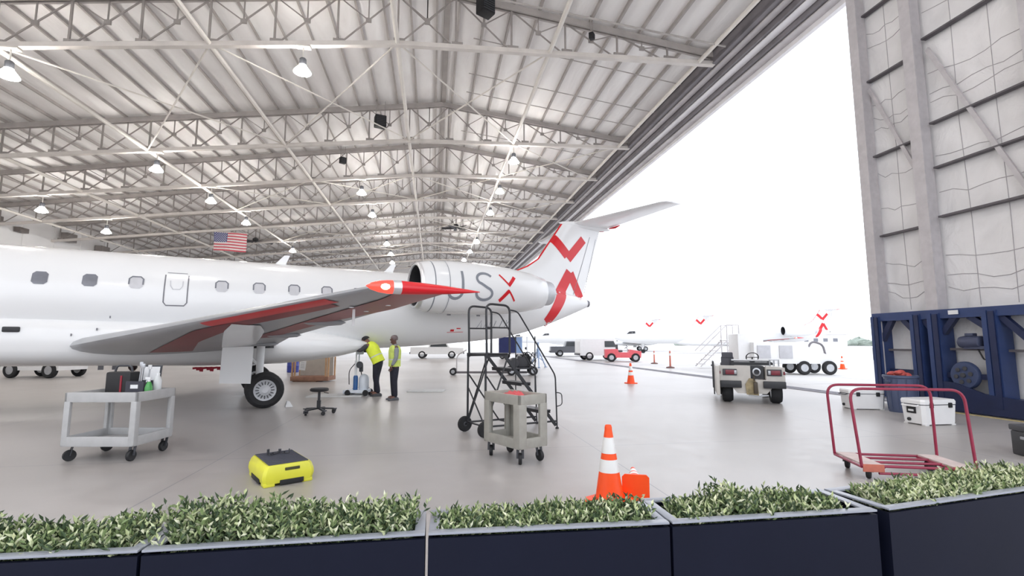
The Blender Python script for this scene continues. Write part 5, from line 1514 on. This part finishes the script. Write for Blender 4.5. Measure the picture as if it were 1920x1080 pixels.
# ================================================================ out on the apron and deeper in the hall
M_vwhite = mat('white_vehicle_paint', rgb(232, 232, 232), 0.35, var=0.02)
M_vred = mat('haze_paled_vehicle_red', rgb(222, 96, 104), 0.4, var=0.05)  # red lightened, haze over the apron mixed into the colour
M_glass = mat('dark_vehicle_glass', (0.05, 0.055, 0.06), 0.1)
def van(loc, rz, lab, L=4.9, W=1.9, H=1.9, col=M_vwhite, name='service_van', cat='van', pickup=False):
    t = thing(name, lab, cat, loc, rz)
    r = 0.36
    if pickup: prof = [(-L / 2, 0.4), (L / 2, 0.4), (L / 2, 0.95), (L * 0.24, 1.02), (L * 0.12, H), (-L * 0.12, H), (-L * 0.16, 1.05), (-L / 2, 1.05)]
    else: prof = [(-L / 2, 0.4), (L / 2, 0.4), (L / 2, 0.95), (L * 0.40, 1.05), (L * 0.30, H), (-L / 2 + 0.05, H), (-L / 2, H - 0.2)]
    m = MB(); m.prism(prof, -W / 2, W / 2, Matrix.Rotation(pi / 2, 4, 'X')); m.build('body', col, t, smooth=0)
    for s in (-1, 1):
        m = MB()
        if pickup: m.prism([(L * 0.20, 1.08), (L * 0.11, H - 0.1), (-L * 0.10, H - 0.1), (-L * 0.13, 1.08)], 0, 0.02, Matrix.Translation((0, s * (W / 2 + 0.012), 0)) @ Matrix.Rotation(pi / 2, 4, 'X'))
        else: m.prism([(L * 0.36, 1.1), (L * 0.29, H - 0.15), (L * 0.08, H - 0.15), (L * 0.08, 1.1)], 0, 0.02, Matrix.Translation((0, s * (W / 2 + 0.012), 0)) @ Matrix.Rotation(pi / 2, 4, 'X'))
        m.build('side_window', M_glass, t, smooth=0)
    for x in (-L * 0.28, L * 0.28):
        wheel_pair(t, [(x, -W / 2 + 0.1, r), (x, W / 2 - 0.1, r)], r, 0.22)
    m = MB(); m.box((L / 2 + 0.03, 0, 0.5), (0.1, W * 0.96, 0.18), bev=0.03); m.box((-L / 2 - 0.03, 0, 0.5), (0.1, W * 0.96, 0.18), bev=0.03); m.build('bumper', M_dark, t)
    return t
van(G(820, 671.5), -YAW + 0.1, 'white pickup seen under the tail beyond the standing person', pickup=True, name='pickup_truck', cat='truck')
van(G(1122, 675), -YAW + 0.1, 'white truck on the apron left of the red tractor', L=3.6, H=1.75, name='service_truck', cat='truck')
van(G(1070, 668), -YAW, 'dark pickup on the apron under the farthest jet nose', L=4.4, H=1.6, col=mat('dark_grey_vehicle_paint', rgb(90, 92, 98), 0.4), pickup=True, name='pickup_truck', cat='truck')
def tractor(loc, rz, lab, col, grp=None):
    t = thing('baggage_tractor', lab, 'tractor', loc, rz, grp)
    m = MB(); m.prism([(-1.4, 0.32), (1.3, 0.32), (1.35, 0.8), (0.5, 0.95), (0.4, 0.72), (-0.35, 0.72), (-0.45, 0.98), (-1.4, 0.95)], -0.65, 0.65, Matrix.Rotation(pi / 2, 4, 'X')); m.build('body', col, t, smooth=0)
    wheel_pair(t, [(x, y, 0.33) for x in (-0.92, 0.9) for y in (-0.62, 0.62)], 0.33, 0.2)
    m = MB(); m.box((-0.25, 0, 0.82), (0.4, 1.0, 0.14), bev=0.04); m.box((-0.45, 0, 1.1), (0.1, 1.0, 0.45), bev=0.03); m.build('seat', M_dark, t)
    m = MB(); m.lathe([(0.17, -0.012), (0.18, 0), (0.17, 0.012), (0.155, 0)], 20, Matrix.Translation((0.3, 0.2, 1.1)) @ Matrix.Rotation(-0.6, 4, 'Y'), cap=False); m.tube([(0.3, 0.2, 1.1), (0.45, 0.2, 0.85)], 0.02, 6); m.build('steering_wheel', M_black, t)
    return t
tractor(G(85, 707), -YAW - 0.1, 'white baggage tractor under the front of the jet at the far left', M_vwhite, 'baggage tractors')
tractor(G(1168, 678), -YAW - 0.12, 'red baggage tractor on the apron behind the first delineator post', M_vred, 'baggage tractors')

# covered cart with blue curtain
t = thing('baggage_cart', 'covered blue-curtained cart behind the top of the ladder', 'cart', G(962, 673), -YAW - 0.35)
m = MB(); m.box((0, 0, 0.5), (2.3, 1.5, 0.12)); m.box((0, 0, 2.0), (2.4, 1.6, 0.08))
for x in (-1.1, 1.1):
    for y in (-0.7, 0.7): m.box((x, y, 1.25), (0.06, 0.06, 1.5))
m.build('frame', M_vwhite, t, smooth=0)
m = MB(); m.box((-0.3, -0.74, 1.25), (1.55, 0.04, 1.4)); m.build('dark_curtain', mat('navy_curtain', rgb(34, 44, 96), 0.7), t, smooth=0)
m = MB(); m.box((0.82, -0.735, 1.25), (0.6, 0.04, 1.4))
for i in range(5): m.box((0.6 + i * 0.11, -0.76, 1.25), (0.03, 0.03, 1.4))
m.build('pale_curtain', mat('pale_blue_curtain', rgb(150, 176, 216), 0.7), t, smooth=0)
wheel_pair(t, [(x, y, 0.28) for x in (-0.8, 0.8) for y in (-0.6, 0.6)], 0.28, 0.15)
# dark power cart behind the ladder steps
t = thing('hydraulic_cart', 'dark hydraulic cart with hoses behind the upper ladder steps', 'service cart', G(978, 703), -YAW + 0.1)
m = MB(); m.box((0, 0, 0.32), (1.3, 0.7, 0.08)); m.box((0.1, 0, 0.62), (0.6, 0.5, 0.5), bev=0.05); m.build('chassis', M_dark, t, smooth=25)
m = MB(); m.lathe([(0.2, -0.28), (0.24, -0.2), (0.24, 0.2), (0.2, 0.28)], 20, Matrix.Translation((-0.35, 0, 0.55)) @ AX_Y); m.build('tank', M_dark, t)
m = MB()
random.seed(4)
for i in range(5): m.tube(rnd_path([(random.uniform(-.1, .5), -0.2, 0.8), (random.uniform(0, .6), -0.4, 1.1), (random.uniform(.2, .7), -0.3, 0.7), (random.uniform(0.2, .6), -0.36, 0.4)], 0.15), 0.02, 6)
m.build('hose', M_black, t)
wheel_pair(t, [(x, y, 0.2) for x in (-0.5, 0.5) for y in (-0.36, 0.36)], 0.2, 0.1)
# tow bar on the floor
a, b = G(846, 703), G(988, 703)
t = thing('tow_bar', 'long grey tow bar lying on the floor behind the ladder', 'tow bar', (a + b) / 2, atan2((b - a).y, (b - a).x))
hl = (b - a).length / 2
m = MB(); m.tube([(-hl, 0, 0.12), (hl, 0, 0.12)], 0.05, 10); m.build('bar', M_hdr_d, t)
m = MB(); m.tube(rnd_path([(-hl + 0.25, 0, 0.12), (-hl + 0.25, 0, 0.9), (-hl + 0.7, 0, 1.15)], 0.2), 0.025, 8); m.build('lift_handle', M_hdr_m, t)
wheel_pair(t, [(-hl + 0.1, -0.18, 0.16), (-hl + 0.1, 0.18, 0.16)], 0.16, 0.09)
m = MB(); m.lathe([(0.09, -0.03), (0.12, 0), (0.09, 0.03), (0.06, 0)], 16, Matrix.Translation((hl + 0.1, 0, 0.12))); m.build('tow_eye', M_steel, t)
# tripod stand
t = thing('tripod_jack', 'pale blue tripod jack stand right of the ladder, far back', 'jack', G(1009, 689))
m = MB(); m.lathe([(0.1, 0.6), (0.1, 1.1), (0.06, 1.15), (0.06, 1.5)], 12); m.build('jack_column', mat('pale_blue_jack_paint', rgb(150, 172, 204), 0.5), t)
for k in range(3):
    a = k * 2 * pi / 3 + 0.4
    m = MB(); m.tube([(0, 0, 1.1), (0.55 * cos(a), 0.55 * sin(a), 0.04)], 0.035, 8); m.tube([(0, 0, 0.62), (0.4 * cos(a), 0.4 * sin(a), 0.36)], 0.02, 6); m.lathe([(0.09, 0), (0.09, 0.04)], 12, Matrix.Translation((0.55 * cos(a), 0.55 * sin(a), 0))); m.build('leg', MATS['pale_blue_jack_paint'], t)
# ground power trailer beside the tug
t = thing('ground_power_trailer', 'white ground power trailer on the apron right of the tug', 'trailer', G(1470, 701), -YAW - 0.05)
m = MB(); m.box((-0.4, 0, 1.0), (2.5, 1.4, 1.0), bev=0.05); m.box((-1.6, 0.3, 1.15), (1.2, 1.2, 1.5), bev=0.05); m.prism([(0.85, 0.5), (2.0, 0.5), (1.9, 0.85), (0.85, 1.3)], -0.6, 0.6, Matrix.Rotation(pi / 2, 4, 'X')); m.build('cabinet', M_vwhite, t, smooth=25)
for x in (-1.2, -0.2):
    m = MB(); m.box((x, -0.72, 1.05), (0.6, 0.03, 0.6), bev=0.01); m.build('grille_panel', mat('grey_grille', rgb(190, 190, 194), 0.6), t)
m = MB(); m.tube(rnd_path([(0.9, -0.5, 1.2), (1.1, -0.5, 1.55), (1.6, -0.5, 1.4), (1.7, -0.5, 0.9)], 0.2), 0.05, 8); m.build('power_cable', M_hdr_d, t)
wheel_pair(t, [(x, y, 0.32) for x in (0.6, 1.75) for y in (-0.65, 0.65)], 0.32, 0.2); wheel_pair(t, [(x, y, 0.3) for x in (-1.0,) for y in (-0.65, 0.65)], 0.3, 0.2)
m = MB(); m.tube([(-3.4, 0, 0.4), (-1.4, 0, 0.45)], 0.04, 8); m.build('drawbar', M_dark, t)
# maintenance stairs behind the tug
t = thing('boarding_stairs', 'pale open-frame maintenance stairs behind the left of the tug', 'stairs', G(1338, 690), -YAW)
m = MB()
for y in (-0.4, 0.4):
    m.tube([(-0.9, y, 0.1), (0.7, y, 1.6)], 0.03, 6); m.tube([(0.7, y, 0.0), (0.7, y, 2.5)], 0.03, 6); m.tube([(1.4, y, 0.0), (1.4, y, 2.5)], 0.03, 6); m.tube([(-0.9, y, 1.0), (0.7, y, 2.5), (1.4, y, 2.5)], 0.025, 6); m.tube([(0.7, y, 0.2), (1.4, y, 1.6)], 0.02, 6)
m.build('stair_frame', M_hdr_m, t)
for i in range(6):
    m = MB(); m.box((-0.75 + i * 0.27, 0, 0.25 + i * 0.25), (0.24, 0.8, 0.03)); m.build('stair_step', M_hdr_m, t, smooth=0)
m = MB(); m.box((1.05, 0, 1.6), (0.75, 0.85, 0.04)); m.build('stair_platform', M_hdr_m, t, smooth=0)

# tree line and low buildings at the field's far edge
random.seed(12)
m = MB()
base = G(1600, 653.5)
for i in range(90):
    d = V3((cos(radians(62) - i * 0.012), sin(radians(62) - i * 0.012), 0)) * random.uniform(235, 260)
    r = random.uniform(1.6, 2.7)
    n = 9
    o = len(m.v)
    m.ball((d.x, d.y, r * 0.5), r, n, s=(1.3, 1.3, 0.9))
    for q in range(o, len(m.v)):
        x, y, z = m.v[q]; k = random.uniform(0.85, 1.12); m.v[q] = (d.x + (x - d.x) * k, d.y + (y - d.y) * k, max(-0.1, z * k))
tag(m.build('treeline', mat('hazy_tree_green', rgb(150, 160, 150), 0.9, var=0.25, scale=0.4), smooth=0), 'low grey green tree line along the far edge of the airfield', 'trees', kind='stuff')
for i, (ang_, L_, h_, lab) in enumerate(((50, 26, 4.2, 'long low pale building in front of the far tree line'), (40, 16, 3.4, 'small low pale building at the right of the far tree line'))):
    d = V3((cos(radians(ang_)), sin(radians(ang_)), 0)) * 215
    t = thing('terminal_building', lab, 'building', d, radians(ang_) - pi / 2)
    m = MB(); m.box((0, 0, h_ / 2), (L_, 8, h_)); m.build('wall', M_vwhite, t, smooth=0)
    m = MB(); m.box((0, 0, h_ + 0.15), (L_ + 0.8, 8.8, 0.3)); m.build('roof', M_hdr_m, t, smooth=0)
    for k in range(int(L_ / 3)):
        m = MB(); m.box((-L_ / 2 + 1.5 + k * 3, -4.02, h_ * 0.55), (1.4, 0.06, 1.2)); m.build('window', M_pane, t, smooth=0)
# ================================================================ planters in the foreground with their hedges
M_planter = mat('dark_navy_planter', rgb(14, 18, 36), 0.6, var=0.08, scale=3, spec=0.2)
M_rim = mat('grey_planter_rim', rgb(150, 154, 164), 0.35, var=0.05, scale=4)
M_soil = mat('dark_soil', (0.03, 0.025, 0.02), 0.9, var=0.4, scale=30)
PZ = 0.78
front = [G(-230, 1056, PZ), G(262, 1032, PZ), G(800, 1000, PZ), G(1258, 979, PZ), G(1655, 955, PZ), G(2010, 905, PZ)]
front[0] = front[1] + (front[0] - front[1]).normalized() * 1.0
LEAF = [mat('leaf_mid_green', rgb(126, 144, 96), 0.55, var=0.15, scale=25), mat('leaf_dark_green', rgb(70, 88, 60), 0.6, var=0.2, scale=25),
        mat('leaf_pale_green', rgb(200, 208, 164), 0.5, var=0.1, scale=25), mat('leaf_cream', rgb(226, 228, 198), 0.5, var=0.06, scale=25)]
labels = ['first dark planter box of the row, in front of the pale grey cart', 'dark planter box left of the pale seam, in front of the yellow stool', 'dark planter box in front of the beige cart and ladder',
          'dark planter box between the upright cone and the red trolley', 'dark planter box in front of the red trolley and black case']
hlabels = ['darker leafy hedge in the first planter, in front of the pale grey cart', 'tallest leafy green hedge, in the planter in front of the yellow stool', 'sparse low leafy hedge in the planter in front of the ladder',
           'leafy hedge with a hump, between the upright cone and red trolley', 'pale leafy hedge in the right-end planter by the red trolley']
heights = [lambda a: 0.085 + 0.025 * sin(a * 7), lambda a: 0.115 + 0.02 * sin(a * 5 + 1), lambda a: 0.035 + 0.025 * a, lambda a: 0.03 + 0.075 * math.exp(-((a - 0.36) / 0.10) ** 2) + 0.035 * math.exp(-((a - 0.75) / 0.16) ** 2), lambda a: 0.035 + 0.035 * a]
for i, (a, b) in enumerate(zip(front, front[1:])):
    if i == 3: b = b - (b - a).normalized() * 0.022
    if i == 4: a = a + (b - a).normalized() * 0.03
    d = (b - a); L = d.length - 0.012
    ang_ = atan2(d.y, d.x)
    D = 0.27 if i < 3 else 0.31
    t = thing('planter_box', labels[i], 'planter', ((a.x + b.x) / 2, (a.y + b.y) / 2, 0), ang_, 'dark planter boxes in a row')
    m = MB()
    m.box((0, 0.008, PZ / 2 - 0.01), (L, 0.016, PZ - 0.02)); m.box((0, D - 0.008, PZ / 2 - 0.01), (L, 0.016, PZ - 0.02))
    for s in (-1, 1): m.box((s * (L / 2 - 0.008), D / 2, PZ / 2 - 0.01), (0.016, D - 0.03, PZ - 0.02))
    m.box((0, D / 2, 0.02), (L - 0.03, D - 0.03, 0.04))
    m.build('planter_body', M_planter, t, smooth=0)
    m = MB()
    m.box((0, 0.018, PZ - 0.004), (L, 0.040, 0.009), bev=0.003); m.box((0, D - 0.018, PZ - 0.006), (L, 0.040, 0.009), bev=0.003)
    for s in (-1, 1): m.box((s * (L / 2 - 0.02), D / 2, PZ - 0.006), (0.040, D - 0.07, 0.009), bev=0.003)
    m.build('planter_rim', M_rim, t)
    m = MB(); m.box((0, D / 2, PZ - 0.12), (L - 0.034, D - 0.034, 0.08)); m.build('soil', M_soil, t, smooth=0)
    # hedge: sprigs of small leaves
    random.seed(40 + i)
    m = MB()
    x0, x1 = -L / 2 + 0.05, L / 2 - 0.05
    if i == 4: x0 = -L / 2 + 0.12
    if i == 3: x0 += 0.06; x1 -= 0.05
    nsp = int(640 * (x1 - x0))
    for k in range(nsp):
        u = random.random()
        x = x0 + (x1 - x0) * u
        y = random.uniform(0.05, D - 0.04)
        h = max(0.02, heights[i](u) * random.uniform(0.55, 1.12)) + 0.042
        lean = V3((random.gauss(-0.10, 0.25), random.gauss(-0.05, 0.25), 1)).normalized()
        b0 = V3((x, y, PZ - 0.09))
        tip = b0 + lean * (h + 0.03)
        m.add([b0 + V3((-0.002, 0, 0)), b0 + V3((0.002, 0, 0)), tip], [(0, 1, 2)], 1)
        nl = random.randint(9, 13)
        for q in range(nl):
            f = 0.25 + 0.75 * (q + random.random() * 0.5) / nl
            c = b0 + (tip - b0) * f
            az = q * 2.4 + random.uniform(-.5, .5)
            el = random.uniform(0.3, 1.3)
            dr = V3((cos(az) * cos(el), sin(az) * cos(el), sin(el)))
            sd = dr.cross(V3((random.uniform(-.4, .4), random.uniform(-.4, .4), 1))).normalized()
            ln, w_ = random.uniform(0.020, 0.042), random.uniform(0.0036, 0.0068)
            up_ = sd.cross(dr) * 0.004
            mi = random.choices((0, 1, 2, 3), (4, 3.4, 2.4, 1.1) if i != 4 else (3, 1.6, 3.6, 2.0))[0]
            m.add([c, c + dr * ln * 0.45 + sd * w_ + up_, c + dr * ln, c + dr * ln * 0.45 - sd * w_ + up_, c + dr * ln * 0.5 - up_], [(0, 1, 4), (1, 2, 4), (2, 3, 4), (3, 0, 4)], mi)
    o = m.build('boxwood_hedge', LEAF, smooth=0, loc=((a.x + b.x) / 2, (a.y + b.y) / 2, 0))
    o.rotation_euler = (0, 0, ang_)
    tag(o, hlabels[i], 'hedge', 'leafy hedges in the planters')
